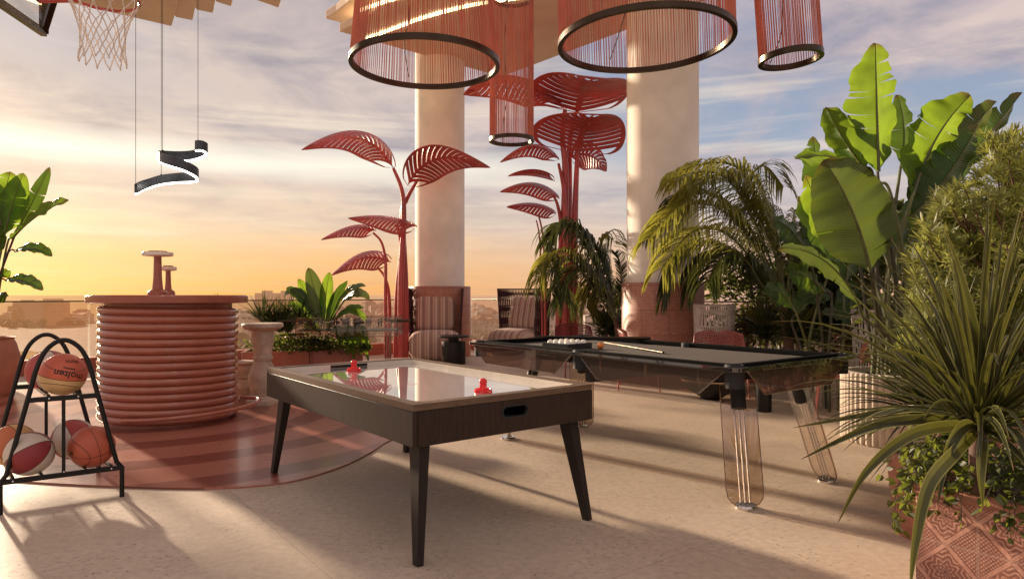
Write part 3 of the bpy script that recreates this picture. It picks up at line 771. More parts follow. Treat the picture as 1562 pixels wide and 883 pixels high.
# ------------------------------------------------------------------ basketball hoop
RC = V((-2.89, 4.7, 3.4))
t = thing('basketball_hoop', 'basketball hoop with orange rim, white net and dark backboard frame', 'hoop', RC)
mb = MB(); mb.tube([V((math.cos(a) * .2286, math.sin(a) * .2286, 0)) for a in [2 * math.pi * i / 40 for i in range(40)]], .011, 8, closed=True)
mb.tube([V((-.2286, .06, 0)), V((-.5, .07, 0)), V((-.5, -.07, 0)), V((-.2286, -.06, 0))], .011, 6)
mb.build('rim', 'red_plastic' if False else 'red_paint', t)
mb = MB(); nS = 12; rows = [(0, .2286), (-.10, .185), (-.19, .155), (-.28, .14), (-.37, .135), (-.46, .15)]
for k in range(nS):
    for j in range(len(rows) - 1):
        (z0, r_0), (z1, r_1) = rows[j], rows[j + 1]
        for sg in (-1, 1):
            a0 = 2 * math.pi * (k + .5 * (j % 2)) / nS; a1 = a0 + sg * math.pi / nS
            p0 = V((math.cos(a0) * r_0, math.sin(a0) * r_0, z0)); p1 = V((math.cos(a1) * r_1, math.sin(a1) * r_1, z1))
            pm_ = (p0 + p1) / 2 + V((math.cos(a0 * 3 + j) * .006, math.sin(a0 * 5) * .006, -.004))
            mb.tube([p0, pm_, p1], .0042, 5, cap=False)
            if sg > 0: mb.sphere(p1, .0085, 6, 4)
mb.build('net', 'white_net', t)
# board: frame corner seen at px (67,53), plane across the arm
cb = W(67, 51, 5.1) - RC; cb.x = -.68
mb = MB(); x0 = -.70
P0 = W(67, 51, 5.1) - RC; P1 = W(0, 5, 4.45) - RC; P2 = W(92, -30, 4.9) - RC; P3 = P0 + V((0, 0, .9))
e = (P1 - P0).normalized()
mb.bar(P0, P0 + e * 1.3, .04, .05); mb.bar(P0, P3, .045, .045); mb.bar(P0 + V((.0, 0, .01)), P0 + (P2 - P0) * 2.2, .04, .04)
mb.bar(P3, P3 + e * 1.3, .04, .05); mb.bar(P0 + e * 1.28, P3 + e * 1.28, .045, .045)
mb.build('backboard_frame', 'bronze', t)
mb = MB(); mb.bar(P0 + V((0, 0, .45)) + e * .03, P0 + V((0, 0, .45)) + e * 1.25, .012, .82); mb.build('backboard', 'clear_glass', t)
mb = MB(); mb.bar(P3 + e * .6, P3 + e * .6 + V((0, .2, CZ - 3.4 - P3.z)), .06, .06); mb.build('hanger', 'bronze', t)
mb = MB(); mb.bar(V((-.5, 0, 0)), P0 + V((0, 0, .25)) + e * .6, .05, .05); mb.build('bracket', 'bronze', t)

# ------------------------------------------------------------------ air hockey table
m, nt, out = new_mat('walnut')
vec = coords(nt, 'Object')
def wood(name, stretch, c1=(.045, .024, .016), c2=(.125, .072, .045), rough=.42):
    m, nt, out = new_mat(name)
    vec = coords(nt, 'Object', stretch)
    a = noise(nt, vec, 6, 8, .65); b_ = noise(nt, coords(nt, 'Object', tuple(x * 2.6 for x in stretch)), 9, 4, .7)
    c = ramp(nt, a, [(.28, c1), (.52, c2), (.72, [x * 1.35 for x in c2])]).outputs[0]
    c = mixc(nt, .45, c, ramp(nt, b_, [(.35, [x * .8 for x in c1]), (.6, c2)]).outputs[0])
    b = N(nt, 'ShaderNodeBsdfPrincipled', {'Base Color': c, 'Roughness': rough + .1, 'Specular IOR Level': .3})
    bp = N(nt, 'ShaderNodeBump', {'Height': b_, 'Strength': .12, 'Distance': .002}); nt.links.new(bp.outputs[0], b.inputs['Normal'])
    nt.links.new(b.outputs[0], out.inputs[0]); return m
wood('walnut', (9, 9, .5), (.010, .006, .0045), (.044, .027, .018))
wood('walnut_top', (7, .7, 7))
wood('dark_leg', (4, 4, .4), (.010, .008, .007), (.026, .019, .015), .4)
wood('oak_top', (.8, 8, 8), (.075, .045, .03), (.17, .11, .07))
HC = G(630, 617.5, .78)              # near corner
c_r = G(905.5, 586.8, .78); c_l = G(395.4, 560.8, .78)
hu = (c_r - HC); WH = 1.20; hu = (hu.normalized() + V((0, 0, 0))); hv = (c_l - HC).normalized(); LH = (c_l - HC).length
ang = math.atan2(hu.y, hu.x); ang2 = math.atan2(hv.y, hv.x) - math.pi / 2; hth = (ang + ang2) / 2
HO = HC
ht = thing('air_hockey_table', 'walnut air hockey table with glossy white playing surface', 'air hockey table', (HO.x, HO.y, 0), hth)
HM = Matrix.Translation((HO.x, HO.y, 0)) @ Matrix.Rotation(hth, 4, 'Z')
Z0, Z1 = .575, .78
def rrect(x0, y0, x1, y1, r_, n=6):
    out = []
    for cx, cy, a0 in ((x1 - r_, y1 - r_, 0), (x0 + r_, y1 - r_, 90), (x0 + r_, y0 + r_, 180), (x1 - r_, y0 + r_, 270)):
        for k in range(n + 1):
            a = R(a0 + 90 * k / n); out.append((cx + math.cos(a) * r_, cy + math.sin(a) * r_))
    return out
def ring(mb, po, pi, z0, z1, mi=0):
    n = len(po)
    vs = [(x, y, z0) for x, y in po] + [(x, y, z1) for x, y in po] + [(x, y, z0) for x, y in pi] + [(x, y, z1) for x, y in pi]
    fs = []
    for i in range(n):
        j = (i + 1) % n
        fs += [(i, j, j + n, i + n), (i + n, j + n, j + 3 * n, i + 3 * n), (j + 2 * n, i + 2 * n, i + 3 * n, j + 3 * n), (j, i, i + 2 * n, j + 2 * n)]
    mb.add(vs, fs, mi=mi)
# side panels; the near end has an oblong puck-return opening
mb = MB(); t_ = .028
mb.box((t_ / 2, LH / 2, (Z0 + Z1 - .036) / 2), t_, LH - .004, Z1 - .036 - Z0); mb.box((WH - t_ / 2, LH / 2, (Z0 + Z1 - .036) / 2), t_, LH - .004, Z1 - .036 - Z0)
mb.build('side_panel', 'walnut', ht, bevel=.003)
def end_panel(y):
    mb = MB(); sx_, sz_ = .092, .031; cx, cz = WH * .5 + .02, (Z0 + Z1) / 2 + .008
    # panel with stadium hole, extruded in y
    outer = [(t_ + .001, Z0), (WH - t_ - .001, Z0), (WH - t_ - .001, Z1 - .036), (t_ + .001, Z1 - .036)]
    hole = []
    for k in range(9): a = R(-90 + 180 * k / 8); hole.append((cx + (sx_ - sz_) + math.cos(a) * sz_, cz + math.sin(a) * sz_))
    for k in range(9): a = R(90 + 180 * k / 8); hole.append((cx - (sx_ - sz_) + math.cos(a) * sz_, cz + math.sin(a) * sz_))
    # ring between: project each hole point outwards to the rectangle
    op = []
    for hx, hz_ in hole:
        dx, dz = hx - cx, (hz_ - cz)
        k1 = min(((outer[1][0] - cx) if dx > 0 else (cx - outer[0][0])) / abs(dx) if abs(dx) > 1e-6 else 1e9, ((outer[2][1] - cz) if dz > 0 else (cz - outer[0][1])) / abs(dz) if abs(dz) > 1e-6 else 1e9)
        op.append((cx + dx * k1, cz + dz * k1))
    # corners
    n = len(hole)
    for yy in (y, y + t_):
        vs = [(a, yy, b_) for a, b_ in op] + [(a, yy, b_) for a, b_ in hole]
        mb.add(vs, [(i, (i + 1) % n, n + (i + 1) % n, n + i) for i in range(n)])
    for (ox, oz) in outer:
        # fill the corner triangle
        cand = sorted(op, key=lambda q: (q[0] - ox) ** 2 + (q[1] - oz) ** 2)
        a1 = min([q for q in op if abs(q[0] - ox) < 1e-5], key=lambda q: abs(q[1] - oz)); b1 = min([q for q in op if abs(q[1] - oz) < 1e-5], key=lambda q: abs(q[0] - ox))
        for yy in (y, y + t_): mb.add([(a1[0], yy, a1[1]), (ox, yy, oz), (b1[0], yy, b1[1])], [(0, 1, 2)])
    vs = [(a, y, b_) for a, b_ in hole] + [(a, y + t_, b_) for a, b_ in hole]
    mb.add(vs, [(i, (i + 1) % n, n + (i + 1) % n, n + i) for i in range(n)])
    vs = [(a, y, b_) for a, b_ in outer] + [(a, y + t_, b_) for a, b_ in outer]
    mb.add(vs, [(i, (i + 1) % 4, 4 + (i + 1) % 4, 4 + i) for i in range(4)])
    mb.build('end_panel', 'walnut', ht, flat=True)
    mb = MB(); ring(mb, [(cx + (a - cx) * 1.02, cz + (b_ - cz) * 1.06) for a, b_ in hole], [(cx + (a - cx) * .9, cz + (b_ - cz) * .85) for a, b_ in hole], -.003, .02)
    o = mb.build('puck_return', 'black_rubber', ht)
    o.rotation_euler = (R(90), 0, 0); o.location = (0, y + .016, 0)
end_panel(.0); end_panel(LH - t_)
mb = MB(); mb.box((WH * .5 + .02, .08, (Z0 + Z1) / 2 - .03), .2, .10, .006); mb.box((WH * .5 + .02, .13, (Z0 + Z1) / 2), .2, .006, .09); mb.build('return_tray', 'black_metal', ht)
mb = MB(); ring(mb, rrect(0, 0, WH, LH, .012), rrect(.062, .062, WH - .062, LH - .062, .07), Z1 - .032, Z1)
mb.build('top_rim', 'oak_top', ht)
mb = MB(); ring(mb, rrect(.003, .003, WH - .003, LH - .003, .01), rrect(.02, .02, WH - .02, LH - .02, .01), Z1 - .037, Z1 - .031)
mb.build('shadow_gap', 'black_metal', ht)
mb = MB(); ring(mb, rrect(.0625, .0625, WH - .0625, LH - .0625, .069), rrect(.078, .078, WH - .078, LH - .078, .06), Z1 - .04, Z1 - .006)
mb.build('inner_rail', 'cream_paint', ht)
m, nt, out = new_mat('playfield')
vec = coords(nt, 'Object')
b = N(nt, 'ShaderNodeBsdfPrincipled', {'Base Color': (.42, .41, .41, 1), 'Roughness': .04, 'Coat Weight': 1.0, 'Coat Roughness': .0, 'Specular IOR Level': 1.0, 'IOR': 1.9})
sxx = N(nt, 'ShaderNodeSeparateXYZ', {0: vec})
fx = math_(nt, 'SUBTRACT', math_(nt, 'FRACT', math_(nt, 'MULTIPLY', sxx.outputs[0], 40)), .5); fy = math_(nt, 'SUBTRACT', math_(nt, 'FRACT', math_(nt, 'MULTIPLY', sxx.outputs[1], 40)), .5)
hole = math_(nt, 'LESS_THAN', math_(nt, 'ADD', math_(nt, 'MULTIPLY', fx, fx), math_(nt, 'MULTIPLY', fy, fy)), .002)
cc = mixc(nt, math_(nt, 'MULTIPLY', hole, .5), (.42, .41, .41), (.1, .1, .1)); nt.links.new(cc, b.inputs['Base Color'])
nt.links.new(b.outputs[0], out.inputs[0])
mb = MB(); mb.prism(rrect(.065, .065, WH - .065, LH - .065, .066), Z1 - .06, Z1 - .034); mb.build('playfield', 'playfield', ht, flat=True)
ppx = HM.inverted() @ G(627, 586, Z1 - .034)
mb = MB(); ring(mb, [(ppx.x + math.cos(a) * .036, ppx.y + math.sin(a) * .036) for a in [i * math.pi / 16 for i in range(32)]], [(ppx.x + math.cos(a) * .030, ppx.y + math.sin(a) * .030) for a in [i * math.pi / 16 for i in range(32)]], Z1 - .034, Z1 - .0335)
mb.build('centre_mark', 'red_plastic', ht)
mb = MB(); mb.box((WH / 2, LH - .066, Z1 - .021), .30, .03, .022); mb.build('goal_slot', 'black_metal', ht)
mb = MB(); mb.box((WH / 2, .066, Z1 - .021), .30, .03, .022); mb.build('goal_slot', 'black_metal', ht)
mb = MB(); mb.box((WH / 2, LH / 2, Z0 + .04), WH - .1, LH - .1, .05); mb.build('underframe', 'black_metal', ht)
feet = [(637, 868, 0, 0), (872, 802, 1, 0), (425, 740, 0, 1), (616, 706, 1, 1)]
for fx, fy, ix, iy in feet:
    f = HM.inverted() @ G(fx, fy)
    # splay outwards towards the foot
    tx = .10 if ix == 0 else WH - .10; ty = .11 if iy == 0 else LH - .11
    f.x = (.055 if ix == 0 else WH - .055) ; f.y = (-.01 if iy == 0 else LH + .01)
    if ix == 0 and iy == 0: f.x, f.y = .045, .03
    mb = MB(); d = V((f.x - tx, f.y - ty, 0))
    mb.bar(V((tx, ty, Z0 + .01)), V((f.x, f.y, 0)), .105, .06, up=V((d.x, d.y, 0)).normalized() if False else V((1 if ix else -1, 0, 0)), w2=.05, h2=.035)
    mb.build('leg', 'dark_leg', ht, bevel=.003)
def mallet(px, py, lab):
    p = G(px, py, Z1 - .034)
    t = thing('air_hockey_mallet', lab, 'mallet', p)
    mb = MB(); mb.lathe([(.052, 0), (.052, .004), (.050, .018), (.044, .021), (.040, .013), (.022, .013)], n=36); mb.build('base', 'red_plastic', t)
    mb = MB(); mb.lathe([(.024, .012), (.0215, .03), (.0205, .05), (.023, .058), (.0225, .066), (.016, .076), (.006, .080), (0, .081)], n=28); mb.build('knob', 'red_plastic', t)
mallet(737, 598, 'bright red mallet by the near long rim of the white playfield')
mallet(540, 565.5, 'bright red mallet by the goal slot at the far end of the air hockey table')
mb = MB(); mb.lathe([(.0, -.006), (.031, -.006), (.031, .0), (0, .0)], n=28)
pz = HM @ V((WH * .5 + .01, .07, (Z0 + Z1) / 2 - .020))
o = mb.build('puck', 'black_rubber', None, loc=pz); tag(o, 'black puck lying in the oblong return slot of the hockey table', 'puck')

# ------------------------------------------------------------------ glass pool table
PZ = .88
PN = G(1127, 562, PZ); PR = G(1330, 542.5, PZ); PL = G(706, 521, PZ)
pu = (PR - PN).normalized(); pv_ = (PL - PN).normalized()
pth = .2 * math.atan2(pu.y, pu.x) + .8 * (math.atan2(pv_.y, pv_.x) - math.pi / 2)
WP = (PR - PN).length; LP = (PL - PN).length
pt = thing('pool_table', 'smoked glass pool table with dark cloth and transparent slab legs', 'pool table', (PN.x, PN.y, 0), pth)
PM = Matrix.Translation((PN.x, PN.y, 0)) @ Matrix.Rotation(pth, 4, 'Z')
plain('pool_cloth', (.080, .067, .058), .95, var=.08, vscale=3, bump=.15, bscale=300)
plain('dark_beam', (.03, .024, .02), .5)
m, nt, out = new_mat('rail_top_glass')
b = N(nt, 'ShaderNodeBsdfPrincipled', {'Base Color': (.02, .018, .016, 1), 'Roughness': .03, 'Coat Weight': 1.0, 'Specular IOR Level': 1.0})
nt.links.new(b.outputs[0], out.inputs[0])
mb = MB(); ring(mb, rrect(0, 0, WP, LP, .05), rrect(.085, .085, WP - .085, LP - .085, .02), PZ - .026, PZ); mb.build('glass_top_rail', 'rail_top_glass', pt, bevel=.002)
mb = MB(); mb.prism(rrect(.08, .08, WP - .08, LP - .08, .03), PZ - .05, PZ - .028); mb.build('cloth', 'pool_cloth', pt, flat=True)
mb = MB(); ring(mb, rrect(.075, .075, WP - .075, LP - .075, .03), rrect(.125, .125, WP - .125, LP - .125, .03), PZ - .026, PZ + .010); mb.build('cushion', 'cushion_black', pt, bevel=.006)
mb = MB(); mb.prism(rrect(.14, .14, WP - .14, LP - .14, .03), PZ - .10, PZ - .052); mb.build('slate', 'dark_beam', pt, flat=True)
for k, (x_, y_) in enumerate([(.09, .09), (WP - .09, .09), (.09, LP - .09), (WP - .09, LP - .09), (.085, LP / 2), (WP - .085, LP / 2)]):
    mb = MB(); mb.lathe([(.055, PZ - .13), (.058, PZ + .002), (.05, PZ + .011), (.042, PZ + .009), (.040, PZ - .04)], c=(x_, y_, 0), n=24); mb.build('pocket', 'black_rubber', pt)
# hanging glass aprons, trapezoids
def apron(a, b_, nrm, cut, drop, nm='glass_apron'):
    a, b_ = V(a), V(b_); d = (b_ - a).normalized(); t0, t1 = PZ - .018, PZ - .018 - drop
    nn = V(nrm) * .010
    A = [a, b_, b_ - d * cut + V((0, 0, -drop)), a + d * cut + V((0, 0, -drop))]
    A = [V((p.x, p.y, p.z + PZ - .016)) for p in A]
    mb = MB(); mb.add([p for p in A] + [p + nn for p in A], [(0, 1, 2, 3), (7, 6, 5, 4), (0, 4, 5, 1), (1, 5, 6, 2), (2, 6, 7, 3), (3, 7, 4, 0)])
    o = mb.build(nm, 'smoke_glass', pt, flat=True)
    mb = MB(); L = (b_ - a).length; n = max(2, int(L / .34))
    for k in range(n):
        q = a + d * (L * (k + .5) / n) + nn * 1.6
        mb.tube([q + V((0, 0, PZ - .02)), q + V((0, 0, PZ - .02 - drop * .55)), q + nn * 1.5 + V((0, 0, PZ - .02 - drop * .68))], .006, 8)
    mb.build('apron_pin', 'bronze' if False else 'chrome', pt)
    mb = MB(); mb.tube([A[3], A[2]], .004, 6); mb.tube([A[1], A[2]], .004, 6); mb.tube([A[0], A[3]], .004, 6); mb.build('polished_edge', 'smoke_leg', pt)
e_ = .03
apron((e_, .10, 0), (e_, LP / 2 - .03, 0), (1, 0, 0), .20, .165); apron((e_, LP / 2 + .03, 0), (e_, LP - .05, 0), (1, 0, 0), .20, .165)
apron((WP - e_, .10, 0), (WP - e_, LP / 2 - .03, 0), (-1, 0, 0), .20, .165); apron((WP - e_, LP / 2 + .03, 0), (WP - e_, LP - .05, 0), (-1, 0, 0), .20, .165)
apron((.12, e_, 0), (WP - .12, e_, 0), (0, 1, 0), .20, .165); apron((.12, LP - e_, 0), (WP - .12, LP - e_, 0), (0, -1, 0), .20, .165)
mb = MB(); mb.bar(V((.16, LP / 2, PZ - .17)), V((WP - .16, LP / 2, PZ - .17)), .05, .13); 

mb.build('underframe', 'dark_beam', pt)
ctr = V((WP / 2, LP / 2, 0))
for fx, fy in ((1138, 774), (1262, 734), (775, 669), (888, 651)):
    f = PM.inverted() @ G(fx, fy); d = V((f.x - ctr.x, f.y - ctr.y, 0)).normalized()
    # lean outwards diagonally
    dl = V((math.copysign(1.0 if (f.x > ctr.x and f.y < ctr.y) else .75, f.x - ctr.x), math.copysign(.35 if (f.x > ctr.x and f.y < ctr.y) else .75, f.y - ctr.y), 0)).normalized()
    x_ = dl.cross(V((0, 0, 1)))                 # width direction
    ztop = .72; top = f - dl * .27 + V((0, 0, ztop)); wd = .112; th_ = .022
    ax = (top - f).normalized(); nn = ax.cross(x_).normalized() * th_ / 2
    prof = []
    for k in range(9): a = R(180 + 180 * k / 8); prof.append((math.cos(a) * wd, .07 + math.sin(a) * .07 * 1.0))
    # rounded lower corners: squarer than a half circle
    prof = [(-wd, .75), (-wd, .10), (-wd * .93, .045), (-wd * .7, .012), (-wd * .35, 0), (wd * .35, 0), (wd * .7, .012), (wd * .93, .045), (wd, .10), (wd, .75)]
    # outline in (width, along) coordinates; keep it above the floor
    pts3 = [f + x_ * a + ax * (b_ + .012) for a, b_ in prof]
    mb = MB(); n = len(pts3)
    mb.add([p + nn for p in pts3] + [p - nn for p in pts3], [tuple(range(n)), tuple(range(2 * n - 1, n - 1, -1))] + [(i, (i + 1) % n, n + (i + 1) % n, n + i) for i in range(n)])
    lg = mb.build('leg', 'smoke_leg', pt, flat=True)
    mb = MB()
    for off in (-.028, .0, .028):
        mb.tube([f + x_ * off + ax * .03, f + x_ * off + ax * .70], .0065, 8)
    mb.build('leg_rod', 'chrome', lg)
    mb = MB(); mb.tube([p for p in pts3], .0035, 6, closed=False); mb.build('polished_edge', 'smoke_glass', lg)
    mb = MB(); mb.lathe([(.068, 0), (.068, .014), (.060, .022), (.0, .022)], c=f, n=28); mb.build('foot_plate', 'chrome', lg)
    mb = MB(); mb.tube([top - ax * .16, top + V((0, 0, .02))], .048, 20); mb.build('leg_socket', 'black_rubber', lg)

# ball tray, balls and cues
zc = PZ - .028
p = G(865, 531, zc); tr = thing('ball_tray', 'square black tray of white balls on the pool table', 'tray', (p.x, p.y, zc), pth + R(5))
mb = MB(); ring(mb, rrect(-.15, -.15, .15, .15, .005), rrect(-.14, -.14, .14, .14, .004), 0, .048); mb.build('tray_wall', 'black_rubber', tr, flat=True)
mb = MB(); mb.box((0, 0, .004), .278, .278, .008); mb.build('tray_base', 'black_rubber', tr, flat=True)
TM = Matrix.Translation(p) @ Matrix.Rotation(pth + R(5), 4, 'Z')
mb0 = MB(); mb0.sphere((0, 0, 0), .0286, 20, 14)
first = None
for i in range(4):
    for j in range(4):
        q = TM @ V((-.098 + i * .065, -.098 + j * .065, .046))
        if first is None: o = first = mb0.build('white_ball', 'ball_white', None, loc=q)
        else: o = first.copy(); C.objects.link(o); o.location = q
        tag(o, 'plain white pool ball packed in the square black tray', 'ball', 'white balls in the tray')
p = G(916, 532.5, zc); mb = MB(); mb.sphere((0, 0, 0), .0286, 24, 16); o = mb.build('pool_ball', 'ball_orange', None, loc=(p.x, p.y, zc + .0286)); tag(o, 'single orange ball on the dark pool cloth', 'ball')
def cue(a, b_, lab, m1='cue_wood', r1=.0045, r2=.010):
    t = thing('pool_cue', lab, 'cue', a); d = b_ - a
    mb = MB(); mb.tube([V((0, 0, 0)), d * .62], [r1, r1 * 1.6], 10); mb.build('shaft', m1, t)
    mb = MB(); mb.tube([d * .62, d], [r1 * 1.6, r2], 10); mb.build('butt', 'bronze', t)
cue(G(921, 523.5, zc) + V((0, 0, .008)), G(1012, 537.5, zc + .012) + V((0, 0, 0)), 'light wooden cue lying across the dark pool cloth')
a = PM @ V((WP * .70, LP * .93, PZ + .016)); b_ = PM @ V((WP * .98, LP * .55, PZ + .018))
cue(PM @ V((WP * .55, LP * 1.0, PZ + .018)), PM @ V((WP - .05, LP * .66, PZ + .022)), 'dark cue resting on the far corner rail of the pool table', 'dark_beam', .007, .015)
# ------------------------------------------------------------------ string drum pendants
def pendant(px, D, zb, rb_, rt, h, lab, tilt=0.0, nstr=150):
    p = V(((px - CX) / F * D, D, zb)); t = thing('pendant_lamp', lab, 'lamp', p, 0, None)
    t.rotation_euler = (0, tilt, 0)
    mb = MB()
    for k in range(nstr):
        a = 2 * math.pi * k / nstr; a += rnd.uniform(-.008, .008); a1 = a + rnd.uniform(-.02, .02)
        p0 = V((math.cos(a) * (rb_ - .008), math.sin(a) * (rb_ - .008), .03)); p1 = V((math.cos(a1) * (rt - .008), math.sin(a1) * (rt - .008), h))
        mb.tube([p0, p1], .0021, 4, cap=False)
        a2 = a + math.pi / nstr
        p0 = V((math.cos(a2) * (rb_ - .02), math.sin(a2) * (rb_ - .02), .03)); p1 = V((math.cos(a2 + .02) * (rt - .02), math.sin(a2 + .02) * (rt - .02), h))
        mb.tube([p0, p1], .0021, 4, cap=False)
    mb.build('string_shade', 'rust_string', t, flat=True)
    mb = MB(); mb.lathe([(rb_ - .03, .0), (rb_, .0), (rb_, .036), (rb_ - .03, .036), (rb_ - .03, 0)], n=72); mb.build('bottom_ring', 'bronze', t)
    mb = MB(); mb.lathe([(rt - .03, h), (rt, h), (rt, h + .03), (rt - .03, h + .03), (rt - .03, h)], n=72)
    for a in (0, 2.1, 4.2): mb.bar(V((0, 0, h + .015)), V((math.cos(a) * rt, math.sin(a) * rt, h + .015)), .012, .012)
    mb.build('top_ring', 'bronze', t)
    mb = MB(); mb.tube([V((0, 0, h)), V((0, 0, CZ - zb - .02))], .004, 6); mb.build('cable', 'cable_black', t)
    mb = MB(); x0 = -.12 * rb_ / .5; w_ = [V((x0 + math.sin(i * .9) * .035 * rb_ / .5 + (0 if i > 3 else (3 - i) * -.02), -.05, .01 + (h - .05) * i / 8)) for i in range(9)]; w_[0] = V((x0 - .04, rb_ * .6, .03))
    mb.tube(catmull(w_, 6), .0032, 5); mb.build('loose_wire', 'cable_black', t)
k_ = 1.6
pendant(648.5, 2.917 * k_, H + k_, .524, .42, 1.15, 'tapered rust string drum lamp hanging left of the pair of large drums')
pendant(984.5, 2.66 * k_, H + k_, .56, .56, 1.15, 'straight wide rust string drum lamp hanging over the pool table', R(-1.5), 170)
pendant(1206, 2.845 * k_, H + k_, .211, .211, 1.2, 'small narrow rust string lamp hanging above the banana leaves', R(-4), 70)
pendant(780.5, 4.35 * k_, H + k_, .237, .237, 1.5, 'small narrow rust string lamp hanging before the red leaf sculpture', 0, 80)

# ------------------------------------------------------------------ spiral ribbon pendant with light along the lower edge
DZ = 6.0
PQ = [(207, 288, -.0), (222, 281, .16), (246, 274, .25), (272, 271, .28), (292, 270, .15), (301, 268, .0), (297, 261, -.12), (280, 252, -.2), (262, 246, -.2), (248, 241, -.12), (242, 237, .0), (248, 237, .10), (270, 238, .22), (292, 237, .25), (309, 232, .15), (315, 227, .0), (308, 222, -.06), (299, 222, -.02)]
p0 = W(262, 260, DZ)
t = thing('spiral_pendant', 'dark spiral ribbon pendant with glowing lower edge over the bar', 'lamp', p0)
P_ = catmull([W(a, b_, DZ + c) - p0 for a, b_, c in PQ], 8)
mb = MB(); vs = []; hh = .042
for i, p in enumerate(P_):
    d = (P_[min(i + 1, len(P_) - 1)] - P_[max(0, i - 1)]); d.z = 0; d.normalize(); nn = V((-d.y, d.x, 0)) * .012
    vs += [p - nn + V((0, 0, -hh)), p + nn + V((0, 0, -hh)), p + nn + V((0, 0, hh)), p - nn + V((0, 0, hh))]
n_ = len(P_)
mb.add(vs, [(4 * i + k, 4 * i + (k + 1) % 4, 4 * i + 4 + (k + 1) % 4, 4 * i + 4 + k) for i in range(n_ - 1) for k in range(4)] + [(0, 1, 2, 3), (4 * n_ - 1, 4 * n_ - 2, 4 * n_ - 3, 4 * n_ - 4)])
plain('gun_metal', (.05, .06, .075), .4, metal=.3)
mb.build('ribbon', 'gun_metal', t, flat=True)
mb = MB(); mb.tube([p + V((0, 0, -hh - .006)) for p in P_], .0085, 6); mb.build('light_strip', 'led_white', t)
for (a, b_, c) in ((207, 285, 0), (246, 270, .25), (248, 233, -.02), (302, 218, 0)):
    q = W(a, b_, DZ + c) - p0
    mb = MB(); mb.tube([q, V((q.x, q.y, CZ - p0.z))], .0022, 5); mb.build('cable', 'cable_black', t)
    mb = MB(); mb.lathe([(.011, 0), (.011, .02), (.004, .026)], c=q + V((0, 0, .0)), n=10); mb.build('cable_grip', 'cable_black', t)

# ------------------------------------------------------------------ red metal leaf sculptures
def slat_leaf(parent, base, ctrl, tip, hw, side, droop, n=13, rib=.21, prof=(.62, .75), twist=0.0):
    base, ctrl, tip, side = V(base), V(ctrl), V(tip), V(side).normalized()
    mb = MB()
    def wid(s): return hw * max(0.0, math.sin(math.pi * (s ** prof[0]))) ** prof[1]
    def pt(s, t_):
        m_ = bez(base, ctrl, tip, s); tg = (bez(base, ctrl, tip, min(1, s + .02)) - bez(base, ctrl, tip, max(0, s - .02))).normalized()
        sd_ = (side - tg * side.dot(tg)).normalized()
        if twist: sd_ = Quaternion(tg, twist * (s - .5)) @ sd_
        nr = tg.cross(sd_).normalized()
        if nr.z < 0: nr = -nr
        w_ = wid(s); return m_ + sd_ * (t_ * w_) - nr * (droop * t_ * t_ * w_)
    def strip(fa, fb, k=24):
        vs = []
        for i in range(k + 1): vs += [fa(i / k), fb(i / k)]
        mb.add(vs, [(2 * i, 2 * i + 1, 2 * i + 3, 2 * i + 2) for i in range(k)])
    for sg in (-1, 1):
        strip(lambda s: pt(s, sg * .88), lambda s: pt(s, sg), 30)
        strip(lambda s: pt(s, 0), lambda s: pt(s, sg * .07), 30)
        for k in range(n):
            s0 = .03 + .87 * k / n; ds = .87 / n * (1 - rib) ; lean = .13
            a0, a1 = s0, s0 + ds
            strip(lambda q: pt(min(1, a0 + lean * q), sg * (.05 + .85 * q)), lambda q: pt(min(1, a1 + lean * q), sg * (.05 + .85 * q)), 5)
    strip(lambda s: pt(.90 + .1 * s, -.9), lambda s: pt(.90 + .1 * s, .9), 4)
    o = mb.build('leaf', 'red_paint', parent, solid=.014, flat=True)
    return o
def stem(parent, pts, r0, r1, mat_='red_paint', nm='stem'):
    P = catmull([V(p) for p in pts], 8); n = len(P)
    mb = MB(); mb.tube(P, [r0 + (r1 - r0) * i / (n - 1) for i in range(n)], 10); return mb.build(nm, mat_, parent)
up = V((0, 0, 1))
D1 = 13.0
base1 = W(606, 545, D1); base1.z = 0
s1 = thing('leaf_sculpture', 'red metal leaf sculpture with five slotted leaves before the left column', 'sculpture', base1)
def L1(px, py, dd=0): return W(px, py, D1 + dd) - base1
def side_(ang): return V((0, math.cos(R(ang)), math.sin(R(ang))))
slat_leaf(s1, L1(600, 257), L1(560, 180), L1(460, 229, -.3), .42, side_(48), .25, 15)
slat_leaf(s1, L1(622, 283), L1(655, 215), L1(748, 256, -.3), .42, side_(-40), .15, 14, twist=.6)
slat_leaf(s1, L1(636, 346), L1(590, 326), L1(531, 333, -.2), .38, side_(28), .35, 14)
slat_leaf(s1, L1(573, 352), L1(540, 338), L1(490, 366, -.2), .26, side_(35), .3, 11)
slat_leaf(s1, L1(596, 400), L1(555, 378), L1(506, 420, -.2), .32, side_(40), .25, 12)
stem(s1, [L1(612, 545), L1(612, 430), L1(616, 330), L1(613, 290), L1(600, 257)], .075, .03)
stem(s1, [L1(618, 545, .1), L1(618, 430, .1), L1(614, 330, .1), L1(620, 305, .1), L1(636, 276)], .075, .03)
stem(s1, [L1(604, 545, .1), L1(606, 450, .1), L1(612, 380, .1), L1(608, 352, 0), L1(604, 342)], .06, .025)
stem(s1, [L1(589, 545, -.1), L1(588, 450, -.1), L1(588, 400, -.1), L1(582, 370), L1(569, 355)], .04, .02)
stem(s1, [L1(594, 545, 0), L1(594, 460, 0), L1(588, 425, 0), L1(576, 408)], .04, .02)
D2 = 12.2
base2 = W(862, 545, D2); base2.z = 0
s2 = thing('leaf_sculpture', 'tall red metal leaf sculpture with eight slotted leaves beside the right column', 'sculpture', base2)
def L2(px, py, dd=0): return W(px, py, D2 + dd) - base2
